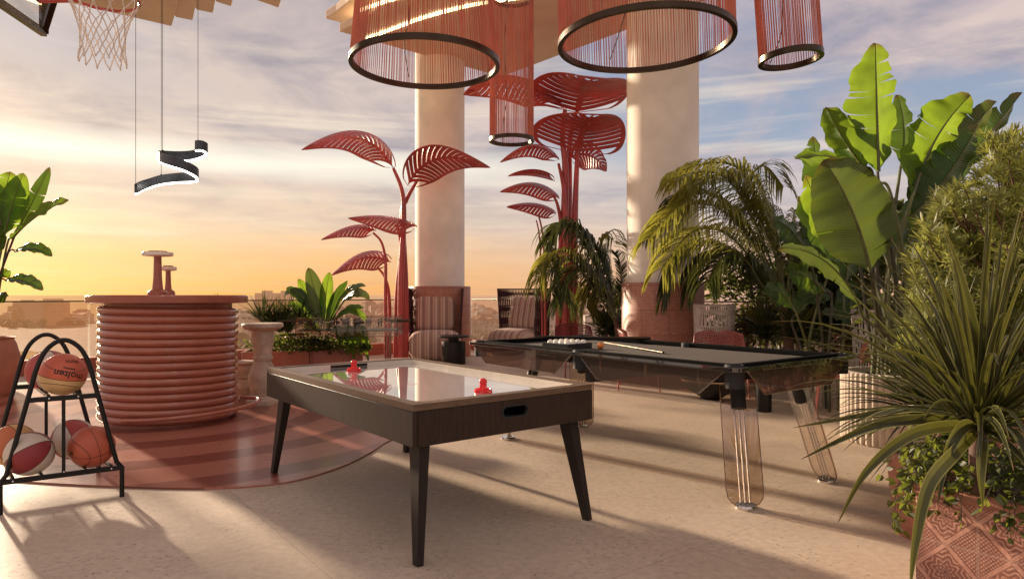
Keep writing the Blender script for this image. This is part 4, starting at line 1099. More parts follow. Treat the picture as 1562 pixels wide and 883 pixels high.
slat_leaf(s2, L2(864, 166, .1), L2(800, 98, .2), L2(707, 145, -.2), .66, side_(42), .25, 15, twist=-.5)
slat_leaf(s2, L2(880, 172, .3), L2(890, 128, -.1), L2(904, 122, -1.1), .95, V((1, .25, -.05)), -.22, 10, prof=(.5, .5))
slat_leaf(s2, L2(880, 234, 0), L2(888, 190, -.2), L2(905, 176, -1.0), .88, V((1, .1, 0)), -.18, 11, prof=(.5, .5))
slat_leaf(s2, L2(853, 244), L2(820, 205), L2(763, 248, -.2), .27, side_(42), .3, 12)
slat_leaf(s2, L2(868, 240), L2(905, 225), L2(925, 262, .2), .30, V((.55, .3, .75)), .1, 11)
slat_leaf(s2, L2(846, 276), L2(815, 262), L2(775, 269, -.2), .18, side_(30), -.3, 11)
slat_leaf(s2, L2(853, 303), L2(820, 272), L2(763, 293, -.2), .30, side_(38), .25, 12)
slat_leaf(s2, L2(848, 326), L2(820, 310), L2(773, 316, -.2), .24, side_(38), .25, 11)
stem(s2, [L2(858, 545), L2(859, 400), L2(862, 300), L2(862, 250), L2(858, 210), L2(862, 168)], .09, .04)
stem(s2, [L2(868, 545, .1), L2(867, 400, .1), L2(868, 300, .1), L2(869, 220, .2), L2(878, 172, .3)], .085, .04)
stem(s2, [L2(876, 545, -.1), L2(876, 400, -.1), L2(878, 300, -.1), L2(881, 232, 0)], .08, .04)
stem(s2, [L2(864, 545, -.2), L2(863, 400, -.2), L2(861, 300, -.2), L2(852, 250)], .07, .025)
stem(s2, [L2(851, 545, -.1), L2(853, 420, -.1), L2(856, 350, -.1), L2(851, 315), L2(845, 300)], .06, .02)
stem(s2, [L2(832, 545, -.1), L2(831, 420, -.1), L2(828, 360), L2(822, 330)], .025, .015)
stem(s2, [L2(828, 545, 0), L2(825, 400), L2(822, 355), L2(818, 336)], .02, .012)
mb = MB(); mb.lathe([(.20, 0), (.19, .35), (.10, 1.0)], c=L2(862, 545), n=20); mb.build('foot', 'red_paint', s2)

# ------------------------------------------------------------------ striped cushions and rope armchairs
m, nt, out = new_mat('stripes')
tcn = N(nt, 'ShaderNodeTexCoord'); s = N(nt, 'ShaderNodeSeparateXYZ', {0: tcn.outputs['Object']})
fx = math_(nt, 'FRACT', math_(nt, 'ADD', math_(nt, 'DIVIDE', s.outputs[0], .155), 20))
B_ = (.62, .47, .38); M_ = (.10, .02, .028); Dk = (.028, .012, .02); Pk = (.42, .22, .19)
c = ramp(nt, fx, [(0, B_), (.30, M_), (.37, B_), (.44, Dk), (.50, Pk), (.74, B_), (.90, M_), (.96, B_)], 'CONSTANT').outputs[0]
nz = noise(nt, tcn.outputs['Object'], 90, 2)
c = mixc(nt, math_(nt, 'MULTIPLY', nz, .3), c, (.25, .15, .12))
b = N(nt, 'ShaderNodeBsdfPrincipled', {'Base Color': c, 'Roughness': .9, 'Sheen Weight': .2})
bp = N(nt, 'ShaderNodeBump', {'Height': noise(nt, tcn.outputs['Object'], 6, 3), 'Strength': .5, 'Distance': .03}); nt.links.new(bp.outputs[0], b.inputs['Normal'])
nt.links.new(b.outputs[0], out.inputs[0])
def cushion(parent, c_, sx_, sy_, sz_, name, rot=(0, 0, 0), e=.42):
    """plump pillow: superellipsoid"""
    mb = MB(); n, m_ = 36, 18; vs = []
    def sp_(v, p): return math.copysign(abs(v) ** p, v)
    for i in range(m_ + 1):
        ph = -math.pi / 2 + math.pi * i / m_
        for k in range(n):
            a = 2 * math.pi * k / n
            vs.append(V((sp_(math.cos(ph), e) * sp_(math.cos(a), e) * sx_ / 2, sp_(math.cos(ph), e) * sp_(math.sin(a), e) * sy_ / 2, sp_(math.sin(ph), .75) * sz_ / 2)))
    mb.add(vs, [(i * n + k, i * n + (k + 1) % n, (i + 1) * n + (k + 1) % n, (i + 1) * n + k) for i in range(m_) for k in range(n)])
    o = mb.build(name, 'stripes', parent); o.location = c_; o.rotation_euler = rot; return o
def rope_chair(lab, loc, rz, rope='maroon_rope', wide=1.15, hgt_=1.43, cushions=True, pil=0.0, group=None):
    t = thing('rope_armchair', lab, 'armchair', loc, rz, group)
    # U-shaped wall, opening towards -y (local), flaring at the top
    hw = wide / 2 - .05; dp = .42
    def wall(s, z_):
        fl = 1 + .10 * max(0, (z_ / hgt_ - .35)) ** 1.3 * 1.6
        a = R(-28) + R(236) * s
        x, y = math.cos(a), math.sin(a)
        sc_ = (abs(x) ** 3 + abs(y) ** 3) ** (-1 / 3)
        return V((x * sc_ * hw * fl, y * sc_ * dp * fl + .08, z_))
    rows = [.18, .52, .80, 1.07, hgt_]
    rows = [r_ * hgt_ / 1.43 for r_ in rows]; rows[-1] = hgt_
    mb = MB()
    for z_ in rows: mb.tube([wall(i / 40, z_) for i in range(41)], .013 if z_ < hgt_ else .016, 6)
    for s in (0, 1): mb.tube([wall(s, 0), wall(s, rows[0])] + [wall(s, z_) for z_ in rows[1:]], .016, 6)
    for s in (.3, .7): mb.tube([wall(s, 0), wall(s, rows[0])], .016, 6)
    mb.build('frame', rope if rope != 'white_rope' else 'white_rope', t)
    mb = MB(); nn = 66 if rope == 'maroon_rope' else 40
    for j in range(4):
        for k in range(nn):
            s = (k + .5) / nn; off = (.55 / nn) * (1 if (k + j) % 2 else -1)
            for dr in (0, 1):
                a = wall(min(1, max(0, s + off)), rows[j]); c_ = wall(min(1, max(0, s - off)), rows[j + 1])
                b_ = wall(s, (rows[j] + rows[j + 1]) / 2)
                if dr: a, c_ = wall(min(1, max(0, s + off * .2)), rows[j]), wall(min(1, max(0, s + off * 1.1)), rows[j + 1])
                mb.tube([a, b_, c_], .0115 if rope == 'maroon_rope' else .0075, 4, cap=False)
    mb.build('woven_back', rope, t, flat=True)
    if cushions:
        cushion(t, V((0, -.16, .30)), wide * .92, .92, .60, 'seat_cushion', e=.45)
        cushion(t, V((pil, .10, .92)), .80, .72, .24, 'back_pillow', (R(78), 0, 0), .36)
    return t
c1 = W(664, 550, 13.6); c1.z = 0
rope_chair('high-backed maroon rope armchair with striped cushions, before the left column', c1, R(6))
c2 = W(795, 540, 14.2); c2.z = 0
rope_chair('high-backed maroon rope armchair with striped cushions, against the open skyline', c2, R(-42), pil=.02)
c3 = W(1087, 545, 9.5); c3.z = 0
rope_chair('white rope high-backed chair standing under the big palm fronds', c3, R(174), 'white_rope', .56, 1.16, False)
cc4 = W(1346, 560, 7.6); cc4.z = 0
rope_chair('white rope high-backed chair half hidden by the banana stems', cc4, R(190), 'white_rope', .62, 1.12, False)
# black drum side tables
def side_table(px, D, lab, sc_=1):
    p = W(px, 550, D); t = thing('side_table', lab, 'table', (p.x, p.y, 0), 0, None)
    mb = MB(); mb.lathe([(.22, 0), (.225, .02), (.225, .40), (.22, .42)], n=40); mb.build('drum', 'black_metal', t)
    mb = MB(); mb.lathe([(.10, .42), (.10, .50)], n=24); mb.build('neck', 'black_metal', t)
    mb = MB(); mb.lathe([(.0, .50), (.29, .50), (.30, .51), (.30, .525), (.29, .535), (0, .535)], n=40); mb.build('tabletop', 'black_metal', t)
side_table(692, 12.6, 'black drum side table with thin disc top before the striped armchair')

# ------------------------------------------------------------------ pink slatted metal chairs
def pink_chair(lab, loc, rz, mt='pink_metal'):
    t = thing('slatted_chair', lab, 'chair', loc, rz, None)
    w_ = .66
    def back(s, q):   # s across -1..1, q 0..1 height
        return V((s * w_ / 2 * (1 - .06 * q), .25 - .10 * s * s + .05 * q, .62 + .20 * q * (1 - .25 * abs(s) ** 3)))
    mb = MB()
    out_ = [back(s / 10, 0) for s in range(-10, 11)] + [back(1, q / 4) for q in range(1, 5)] + [back(s / 10, 1) for s in range(9, -10, -1)] + [back(-1, 1 - q / 4) for q in range(0, 4)]
    mb.tube(out_, .012, 6, closed=True)
    for k in range(1, 7):
        mb.tube([back(s / 6, k / 7) for s in range(-6, 7)], .0105, 5)
    mb.build('backrest', mt, t)
    mb = MB()
    for k in range(9):
        y = -.24 + .48 * k / 8; mb.bar(V((-.26, y, .445)), V((.26, y, .445)), .035, .012)
    mb.build('seat', mt, t)
    mb = MB(); sq = [V((-.28, -.26, .44)), V((.28, -.26, .44)), V((.28, .24, .44)), V((-.28, .24, .44))]
    mb.tube(sq, .012, 6, closed=True)
    for x in (-.28, .28): mb.tube([V((x, .24, .44)), V((x * 1.05, .26, .64))], .012, 6)
    mb.build('seat_frame', mt, t)
    for x in (-1, 1):
        for y in (-1, 1):
            mb = MB(); mb.tube([V((x * .27, y * .24, .44)), V((x * .30, y * .28, 0))], .013, 8); mb.build('leg', mt, t)
def gchair(px, D, rz, lab, mt='pink_metal'):
    p = W(px, 500, D); pink_chair(lab, V((p.x, p.y, 0)), R(rz), mt)
gchair(1100, 8.7, -8, 'pink slatted metal chair facing us across the pool table, below the white rope chair')
gchair(975, 9.3, 78, 'pink slatted metal chair seen edge-on in front of the tiled column base')
gchair(1288, 7.15, -116, 'pink slatted metal chair at the far right corner of the pool table')
plain('maroon_metal', (.20, .05, .055), .45, var=.15)
gchair(880, 10.8, 15, 'dark red slatted metal chair beneath the drooping palm', 'maroon_metal')
gchair(1076, 7.15, 172, 'pink slatted metal chair showing only its legs beneath the pool table', 'pink_metal') if False else None

# low black fire bowl and black pouf feet behind the table
p = W(1085, 600, 8.35)
t = thing('fire_bowl', 'low black bowl with gilt rim on the floor beyond the pool table', 'bowl', (p.x, p.y, 0))
mb = MB(); mb.lathe([(.12, 0), (.14, .03), (.30, .12), (.36, .20), (.37, .23), (.35, .235), (.28, .16), (0, .12)], n=40); mb.build('bowl', 'black_metal', t)
mb = MB(); mb.lathe([(.352, .236), (.375, .236), (.375, .246), (.352, .246), (.352, .236)], n=40); mb.build('rim', 'cue_wood', t)
p = W(1165, 630, 7.45)
t = thing('side_table', 'narrow black pedestal table glimpsed under the pool table edge', 'table', (p.x, p.y, 0))
mb = MB(); mb.lathe([(.085, 0), (.085, .60)], n=24); mb.build('drum', 'black_metal', t)
mb = MB(); mb.lathe([(0, .60), (.26, .60), (.26, .62), (0, .62)], n=32); mb.build('tabletop', 'black_metal', t)

# ------------------------------------------------------------------ glass foosball table
fp = W(536, 500, 10.0); ft = thing('foosball_table', 'transparent glass foosball table with metal rods beyond the hockey table', 'foosball table', (fp.x, fp.y, 0), R(4))
L_, w_ = 1.45, .78
def pane(nm, a, b_, mt='clear_glass', th_=.012): 
    mb = MB(); c_ = (V(a) + V(b_)) / 2; d_ = V(b_) - V(a); mb.box(c_, max(abs(d_.x), th_), max(abs(d_.y), th_), max(abs(d_.z), th_)); return mb.build(nm, mt, ft, flat=True)
for y in (-w_ / 2, w_ / 2): pane('side_glass', (-L_ / 2, y, .70), (L_ / 2, y, .98))
for x in (-L_ / 2, L_ / 2): pane('end_glass', (x, -w_ / 2 + .008, .70), (x, w_ / 2 - .008, .98))
pane('playing_field', (-L_ / 2 + .01, -w_ / 2 + .01, .78), (L_ / 2 - .01, w_ / 2 - .01, .78), 'smoke_glass')
for x in (-L_ / 2 + .18, L_ / 2 - .18): pane('leg_panel', (x, -w_ / 2 + .06, .0), (x, w_ / 2 - .06, .70))
mb = MB()
for y in (-w_ / 2, w_ / 2):
    for z_ in (.70, .98): mb.bar(V((-L_ / 2, y, z_)), V((L_ / 2, y, z_)), .006, .006)
    for x in (-L_ / 2, L_ / 2): mb.bar(V((x, y, .70)), V((x, y, .98)), .008, .008)
for x in (-L_ / 2 + .18, L_ / 2 - .18):
    for y in (-w_ / 2 + .06, w_ / 2 - .06): mb.bar(V((x, y, 0)), V((x, y, .70)), .008, .008)
mb.build('edge_trim', 'black_metal', ft)
mb = MB(); mb.bar(V((-L_ / 2, 0, .785)), V((L_ / 2, 0, .785)), w_ * .9, .006); mb.build('field_line', 'black_metal', ft)
plain('steel_figure', (.45, .42, .42), .3, metal=.8)
plain('dark_figure', (.06, .05, .05), .35, metal=.5)
men = [1, 2, 3, 5, 5, 3, 2, 1]
for k in range(8):
    x = -L_ / 2 + .13 + k * (L_ - .26) / 7
    mb = MB(); mb.tube([V((x, -w_ / 2 - .24, .91)), V((x, w_ / 2 + .18, .91))], .008, 8); rod = mb.build('rod', 'chrome', ft)
    mb = MB(); sgn = -1 if k in (0, 1, 3, 5) else 1
    y_ = sgn * (w_ / 2 + .22); mb.tube([V((x, y_ - .06, .91)), V((x, y_ + .06, .91))], .019, 10); mb.build('handle', 'black_rubber', rod)
    for j in range(men[k]):
        y = (j - (men[k] - 1) / 2) * (w_ * .8 / max(1, men[k]))
        mb = MB(); mb.lathe([(0, .0), (.012, .004), (.010, .04), (.017, .06), (.018, .085), (.008, .095), (.013, .105), (.012, .12), (0, .126)], c=V((x, y, .825)), n=10)
        mb.build('player', 'steel_figure' if k % 2 else 'dark_figure', rod)
# pair of long grey handles seen side on
mb = MB(); mb.tube([V((-L_ / 2 - .30, -.18, .915)), V((-L_ / 2 + .2, -.18, .915))], .02, 10); mb.build('side_handle', 'bronze', ft)
mb = MB(); mb.tube([V((L_ / 2 - .2, -.10, .915)), V((L_ / 2 + .16, -.10, .915))], .022, 10); mb.build('side_handle', 'bronze', ft)
# ------------------------------------------------------------------ foliage
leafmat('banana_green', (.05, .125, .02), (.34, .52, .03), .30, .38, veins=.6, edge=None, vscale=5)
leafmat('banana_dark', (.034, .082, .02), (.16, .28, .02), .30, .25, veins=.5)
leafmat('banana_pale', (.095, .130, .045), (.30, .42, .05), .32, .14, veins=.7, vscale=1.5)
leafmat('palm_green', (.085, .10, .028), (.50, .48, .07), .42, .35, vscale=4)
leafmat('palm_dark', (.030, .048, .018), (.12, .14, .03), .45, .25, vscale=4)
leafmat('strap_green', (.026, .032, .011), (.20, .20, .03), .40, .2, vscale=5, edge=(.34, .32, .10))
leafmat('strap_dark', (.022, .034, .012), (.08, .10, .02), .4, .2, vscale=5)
leafmat('needle_green', (.135, .155, .045), (.45, .46, .10), .5, .38, vscale=5, var=.45)
leafmat('vine_green', (.030, .045, .013), (.35, .42, .05), .5, .3, vscale=20, var=.6)
leafmat('bush_green', (.05, .07, .02), (.22, .26, .04), .45, .3, vscale=8, var=.5)

def blade(parent, base, ctrl, tip, hw, side, fold=.25, mat_='banana_green', tears=3, prof=(.80, .55), seed=1, wave=.03, nm='leaf', n=46):
    """banana leaf: midrib curve, two halves folded upwards, torn edge"""
    r_ = random.Random(seed); base, ctrl, tip, side = V(base), V(ctrl), V(tip), V(side).normalized()
    def fr(s):
        m_ = bez(base, ctrl, tip, s); tg = (bez(base, ctrl, tip, min(1, s + .01)) - bez(base, ctrl, tip, max(0, s - .01))).normalized()
        sd_ = (side - tg * side.dot(tg)).normalized(); nr = tg.cross(sd_).normalized(); return m_, tg, sd_, nr
    def wid(s): return hw * max(0.0, math.sin(math.pi * min(1, s ** prof[0] * .985 + .015))) ** prof[1]
    cols = 7; mb = MB()
    for sg in (-1, 1):
        cuts = sorted(r_.uniform(.12, .92) for _ in range(tears)); gaps = [(c_, r_.uniform(.45, .9), r_.uniform(.5, 1.1)) for c_ in cuts]
        segs = [0.0] + cuts + [1.0]
        for q in range(len(segs) - 1):
            a, b_ = segs[q], segs[q + 1]; m_n = max(2, int((b_ - a) * n)); vs = []; uv = []
            drp = r_.uniform(-.10, .10)
            for i in range(m_n + 1):
                s0 = a + (b_ - a) * i / m_n
                for k in range(cols):
                    t_ = k / (cols - 1)
                    # torn strips pull apart towards the edge
                    g = .010 * t_ ** 2
                    s = s0 + (g if i == 0 and q > 0 else 0) - (g if i == m_n and q < len(segs) - 2 else 0) + .05 * t_ * t_ * (1 - s0)
                    s = min(1, s); M_, tg, sd_, nr = fr(s); w_ = wid(s0)
                    ph = math.sin(s0 * 23 + seed) * wave * t_ + math.sin(s0 * 57 + seed * 2) * wave * .35 * t_
                    p = M_ + sd_ * (sg * t_ * w_ * math.cos(fold)) + nr * (t_ * w_ * (math.sin(fold) + drp * t_ - .22 * t_ * t_) + ph * hw * 3)
                    vs.append(p); uv.append((.5 + sg * t_ * .5, s0))
            mb.add(vs, [(i * cols + k, i * cols + k + 1, (i + 1) * cols + k + 1, (i + 1) * cols + k) if sg > 0 else (i * cols + k + 1, i * cols + k, (i + 1) * cols + k, (i + 1) * cols + k + 1) for i in range(m_n) for k in range(cols - 1)], uv)
    lf = mb.build(nm, mat_, parent)
    mb = MB(); P = [fr(i / 20)[0] - fr(i / 20)[3] * .004 for i in range(21)]
    mb.tube(P, [.012 * (1 - .85 * i / 20) * (hw / .2) ** .5 for i in range(21)], 6); mb.build('midrib', 'stem_green', lf)
    return lf

# --- fluted planter and the big banana plant
def fluted(px, D, r_, h, lab, n=44):
    p = W(px, 500, D); t = thing('planter', lab, 'planter', (p.x, p.y, 0))
    mb = MB(); mb.lathe([(r_ * .97, 0), (r_, .015), (r_, h - .01), (r_ * .97, h), (r_ * .86, h), (r_ * .86, h - .06)], n=n * 6, flute=n, fdepth=.016); mb.build('fluted_body', 'fluted_cream', t)
    mb = MB(); mb.lathe([(r_ * .88, h - .05), (0, h - .04)], n=30); mb.build('soil', 'soil', t); return V((p.x, p.y, h - .05))
bp_ = fluted(1364, 5.95, .42, .62, 'fluted cream round planter holding the tall banana plant', 50)
fluted(1262, 7.9, .30, .55, 'smaller fluted planter in the shade behind the banana planter', 38)
DB = 5.9
tb = thing('banana_plant', 'tall banana plant with huge sunlit paddle leaves in fluted planter', 'plant', bp_)
def LB(px, py, dd=0): return W(px, py, DB + dd) - bp_
big = [ # base, ctrl, tip (px,py,ddepth), half width, side vector, material, tears, stem foot px
 ((1340, 262, .1), (1336, 150, .1), (1335, 66, -.1), .30, (1, .25, 0), 'banana_green', 4, 1340),
 ((1392, 298, .1), (1420, 200, .2), (1480, 146, -.1), .33, (.65, .5, -.6), 'banana_green', 3, 1352),
 ((1412, 292, .5), (1455, 220, .5), (1520, 155, .3), .28, (.6, .5, -.6), 'banana_pale', 2, 1358),
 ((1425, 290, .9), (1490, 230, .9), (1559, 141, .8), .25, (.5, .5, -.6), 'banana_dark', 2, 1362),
 ((1320, 258, .3), (1285, 215, .3), (1260, 163, .1), .20, (.6, -.4, -.3), 'banana_green', 1, 1336),
 ((1345, 282, -.1), (1290, 225, -.2), (1212, 243, -.5), .22, (.15, .85, .6), 'banana_green', 2, 1340),
 ((1327, 412, -.35), (1305, 310, -.5), (1256, 243, -.6), .345, (.9, -.35, .25), 'banana_pale', 1, 1345),
 ((1313, 398, .15), (1262, 350, .1), (1228, 268, .0), .22, (.7, .3, -.4), 'banana_green', 1, 1335),
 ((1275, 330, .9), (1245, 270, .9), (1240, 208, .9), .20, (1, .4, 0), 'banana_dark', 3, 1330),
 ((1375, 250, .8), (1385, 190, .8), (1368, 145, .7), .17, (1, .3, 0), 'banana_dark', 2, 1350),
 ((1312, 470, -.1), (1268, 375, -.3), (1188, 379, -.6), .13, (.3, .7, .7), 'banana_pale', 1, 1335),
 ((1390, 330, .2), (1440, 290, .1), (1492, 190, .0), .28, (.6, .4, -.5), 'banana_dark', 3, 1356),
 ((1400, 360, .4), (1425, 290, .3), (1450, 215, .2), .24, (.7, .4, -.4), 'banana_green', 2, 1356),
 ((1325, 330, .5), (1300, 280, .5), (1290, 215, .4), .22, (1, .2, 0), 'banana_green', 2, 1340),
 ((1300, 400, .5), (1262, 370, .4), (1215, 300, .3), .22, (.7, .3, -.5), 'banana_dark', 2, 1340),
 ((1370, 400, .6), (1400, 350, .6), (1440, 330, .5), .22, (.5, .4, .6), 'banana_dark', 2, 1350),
]
def banana_leaf(t, fn, spec, k, seedo=0, foot_r=.16, sr=(.022, .011)):
    a, b_, c_, hw, sd_, mt, tr, fx = spec
    A, B, Cc = fn(*a), fn(*b_), fn(*c_)
    blade(t, A, B, Cc, hw, sd_, .42 if mt != 'banana_pale' else .5, mt, tr, seed=k * 7 + 3 + seedo, prof=(.72, .55) if hw > .3 else (.85, .6))
    an = k * 2.4; ft_ = V((math.cos(an) * foot_r * (.4 + .6 * (k % 3) / 2), math.sin(an) * foot_r, 0))
    mid = V((ft_.x * .8 + A.x * .30, ft_.y * .8 + A.y * .30, A.z * .5)); d = (B - A).normalized()
    P = catmull([ft_, mid, A - d * .12 if A.z > .3 else mid * .5 + A * .5, A + d * .02], 8)
    mb = MB(); n = len(P); mb.tube(P, [sr[0] + (sr[1] - sr[0]) * i / (n - 1) for i in range(n)], 8); mb.build('stem', 'stem_green' if k % 2 else 'stem_dark', t)
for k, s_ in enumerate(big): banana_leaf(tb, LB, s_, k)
for k in range(5):
    a = k * 1.3; ft_ = V((math.cos(a) * .18, math.sin(a) * .15, 0)); tp = ft_ * 1.4 + V((rnd.uniform(-.1, .15), 0, .75 + .1 * k))
    mb = MB(); mb.tube([ft_, (ft_ + tp) / 2 + V((.01, 0, 0)), tp], [.02, .015, .008], 8); mb.build('stem', 'stem_green', tb)

# --- plants with dark paddle leaves in the shade behind the pool table
def dark_paddle(px, py, D, specs, lab, mt='banana_dark', sc_=1.0):
    b0 = W(px, py, D); b0.z = .0; t = thing('paddle_leaf_plant', lab, 'plant', b0, 0, None)
    fn = lambda x, y, dd=0: W(x, y, D + dd) - b0
    for k, s_ in enumerate(specs): banana_leaf(t, fn, s_, k, 40, .2, (.02, .01))
    return t
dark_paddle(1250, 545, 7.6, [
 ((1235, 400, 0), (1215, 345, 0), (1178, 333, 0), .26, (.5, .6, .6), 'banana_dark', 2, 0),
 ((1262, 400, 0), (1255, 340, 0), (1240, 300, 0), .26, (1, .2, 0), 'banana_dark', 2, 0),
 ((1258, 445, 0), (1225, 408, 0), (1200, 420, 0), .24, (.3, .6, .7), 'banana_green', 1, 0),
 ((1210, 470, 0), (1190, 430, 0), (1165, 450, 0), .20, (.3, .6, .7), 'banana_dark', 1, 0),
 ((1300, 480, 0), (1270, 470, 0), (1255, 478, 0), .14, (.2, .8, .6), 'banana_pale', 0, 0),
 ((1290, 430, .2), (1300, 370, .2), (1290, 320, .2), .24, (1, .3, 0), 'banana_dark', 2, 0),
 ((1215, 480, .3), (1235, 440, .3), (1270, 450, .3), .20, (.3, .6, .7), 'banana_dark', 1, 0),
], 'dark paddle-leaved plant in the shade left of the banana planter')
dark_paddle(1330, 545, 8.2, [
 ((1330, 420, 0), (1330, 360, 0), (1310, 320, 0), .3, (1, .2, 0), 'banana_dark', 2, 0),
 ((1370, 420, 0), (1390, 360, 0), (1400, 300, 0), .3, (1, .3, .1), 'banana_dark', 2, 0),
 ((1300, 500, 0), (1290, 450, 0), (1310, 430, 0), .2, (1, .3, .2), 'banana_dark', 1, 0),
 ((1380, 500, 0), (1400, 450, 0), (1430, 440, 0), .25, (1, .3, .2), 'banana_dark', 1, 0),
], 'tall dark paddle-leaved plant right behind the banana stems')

# --- left edge banana plant in sunset light
DE = 9.3
b0 = W(-25, 560, DE); b0.z = .1
te = thing('banana_plant', 'banana plant with backlit yellow green leaves at the left edge', 'plant', b0)
fnE = lambda x, y, dd=0: W(x, y, DE + dd) - b0
for k, s_ in enumerate([
 ((0, 350, 0), (5, 300, 0), (16, 262, 0), .20, (1, .4, 0), 'banana_green', 2, 0),
 ((8, 355, 0), (18, 310, 0), (36, 264, 0), .15, (1, .5, 0), 'banana_green', 2, 0),
 ((30, 345, .2), (50, 310, .2), (76, 255, .2), .09, (.8, .4, -.3), 'banana_dark', 2, 0),
 ((18, 365, 0), (50, 325, -.1), (104, 305, -.2), .17, (.3, .5, .7), 'banana_green', 2, 0),
 ((22, 384, 0), (50, 370, 0), (79, 391, -.1), .10, (0, .8, .5), 'banana_dark', 0, 0),
 ((8, 428, 0), (35, 420, 0), (65, 443, -.1), .11, (0, .8, .5), 'banana_dark', 0, 0),
 ((-6, 370, 0), (-10, 320, 0), (-16, 270, 0), .2, (1, .3, 0), 'banana_green', 2, 0),
 ((-10, 430, 0), (2, 410, 0), (12, 425, 0), .10, (0, .8, .5), 'banana_green', 0, 0),
 ((-40, 360, 0), (-60, 300, 0), (-70, 240, 0), .24, (1, .3, 0), 'banana_green', 2, 0), ((-60, 380, .3), (-95, 330, .4), (-140, 300, .5), .24, (.6, .4, .5), 'banana_green', 2, 0),  # from here on: leaves out of view, added to shade the foreground floor
 ((-50, 420, -.3), (-80, 380, -.6), (-110, 390, -.9), .22, (.2, .8, .5), 'banana_dark', 2, 0), ((-20, 400, -.4), (-30, 350, -.8), (-40, 345, -1.2), .22, (1, .2, .2), 'banana_dark', 2, 0),
 ((-45, 470, 0), (-90, 440, 0), (-130, 460, 0), .2, (.2, .8, .5), 'banana_dark', 1, 0), ((-15, 470, -.3), (-20, 450, -.7), (-30, 470, -1.1), .2, (1, .2, .2), 'banana_dark', 1, 0),
 ((-35, 450, .4), (-40, 410, .8), (-50, 430, 1.2), .2, (1, .2, .2), 'banana_dark', 1, 0)]): banana_leaf(te, fnE, s_[:3] + (s_[3] * 1.29,) + s_[4:], k, 90, .08, (.02, .010))
p = V((b0.x, b0.y, 0.012)); 
t = thing('planter', 'round terracotta planter beyond the left edge holding the backlit banana plant', 'planter', p)
mb = MB(); mb.lathe([(.22, 0), (.30, .3), (.30, .4), (.27, .4), (.26, .3)], n=36); mb.build('body', 'terracotta_clay', t)

# --- palms
def frond(parent, P, ln, n=46, mat_='palm_green', seed=0, droop=1.0, nm='frond', wl=.019):
    """rachis through points P (world, relative), leaflets hanging from both sides"""
    r_ = random.Random(seed); C_ = catmull([V(p) for p in P], 12); m_ = len(C_)
    L = [0]
    for i in range(1, m_): L.append(L[-1] + (C_[i] - C_[i - 1]).length)
    def at(s):
        d = s * L[-1]
        for i in range(1, m_):
            if L[i] >= d: q = (d - L[i - 1]) / max(1e-6, L[i] - L[i - 1]); return C_[i - 1].lerp(C_[i], q), (C_[i] - C_[i - 1]).normalized()
        return C_[-1], (C_[-1] - C_[-2]).normalized()
    mb = MB()
    for k in range(n):
        s = .22 + .78 * (k + .5) / n; p, tg = at(min(.999, s))
        hz_ = tg.cross(V((0, 0, 1)));
        if hz_.length < .2: hz_ = V((1, .3, 0))
        hz_.normalize(); upn = hz_.cross(tg).normalized()
        ll = ln * (math.sin(math.pi * min(1, (s - .16) * 1.12)) ** .5 * .9 + .14) * r_.uniform(.85, 1.1)
        for sg in (-1, 1):
            d = (tg * .75 + hz_ * sg * .85 + upn * .25 + V((r_.uniform(-.1, .1), r_.uniform(-.1, .1), r_.uniform(-.1, .1)))).normalized()
            pts = [p]; cur = p; seg = 5
            for i in range(seg):
                cur = cur + d * (ll / seg); pts.append(cur); d = (d + V((0, 0, -.34 * droop * (1 + .25 * i)))).normalized()
            vs = []; uv = []
            wd0 = (tg - d * tg.dot(d)); wd0 = wd0.normalized() if wd0.length > .05 else V((0, 1, 0))
            for i, q in enumerate(pts):
                w_ = wl * (1 - (i / seg) ** 2) + .001; vs += [q - wd0 * w_, q + wd0 * w_]; uv += [(.3, i / seg), (.7, i / seg)]
            mb.add(vs, [(2 * i, 2 * i + 1, 2 * i + 3, 2 * i + 2) for i in range(seg)], uv)
    o = mb.build(nm, mat_, parent)
    mb = MB(); mb.tube(C_, [.014 * (1 - .8 * i / m_) + .002 for i in range(m_)], 6); mb.build('rachis', 'stem_green', o)
    return o
DPm = 8.6
b0 = W(1205, 560, DPm); b0.z = .2
tp = thing('palm', 'large arching palm with golden lit drooping fronds before the right column', 'palm', b0)
def LP_(px, py, dd=0): return W(px, py, DPm + dd) - b0
mb = MB(); mb.tube([LP_(1205, 545), LP_(1200, 500), LP_(1192, 450)], [.07, .055, .03], 10); mb.build('trunk', 'trunk_brown', tp)
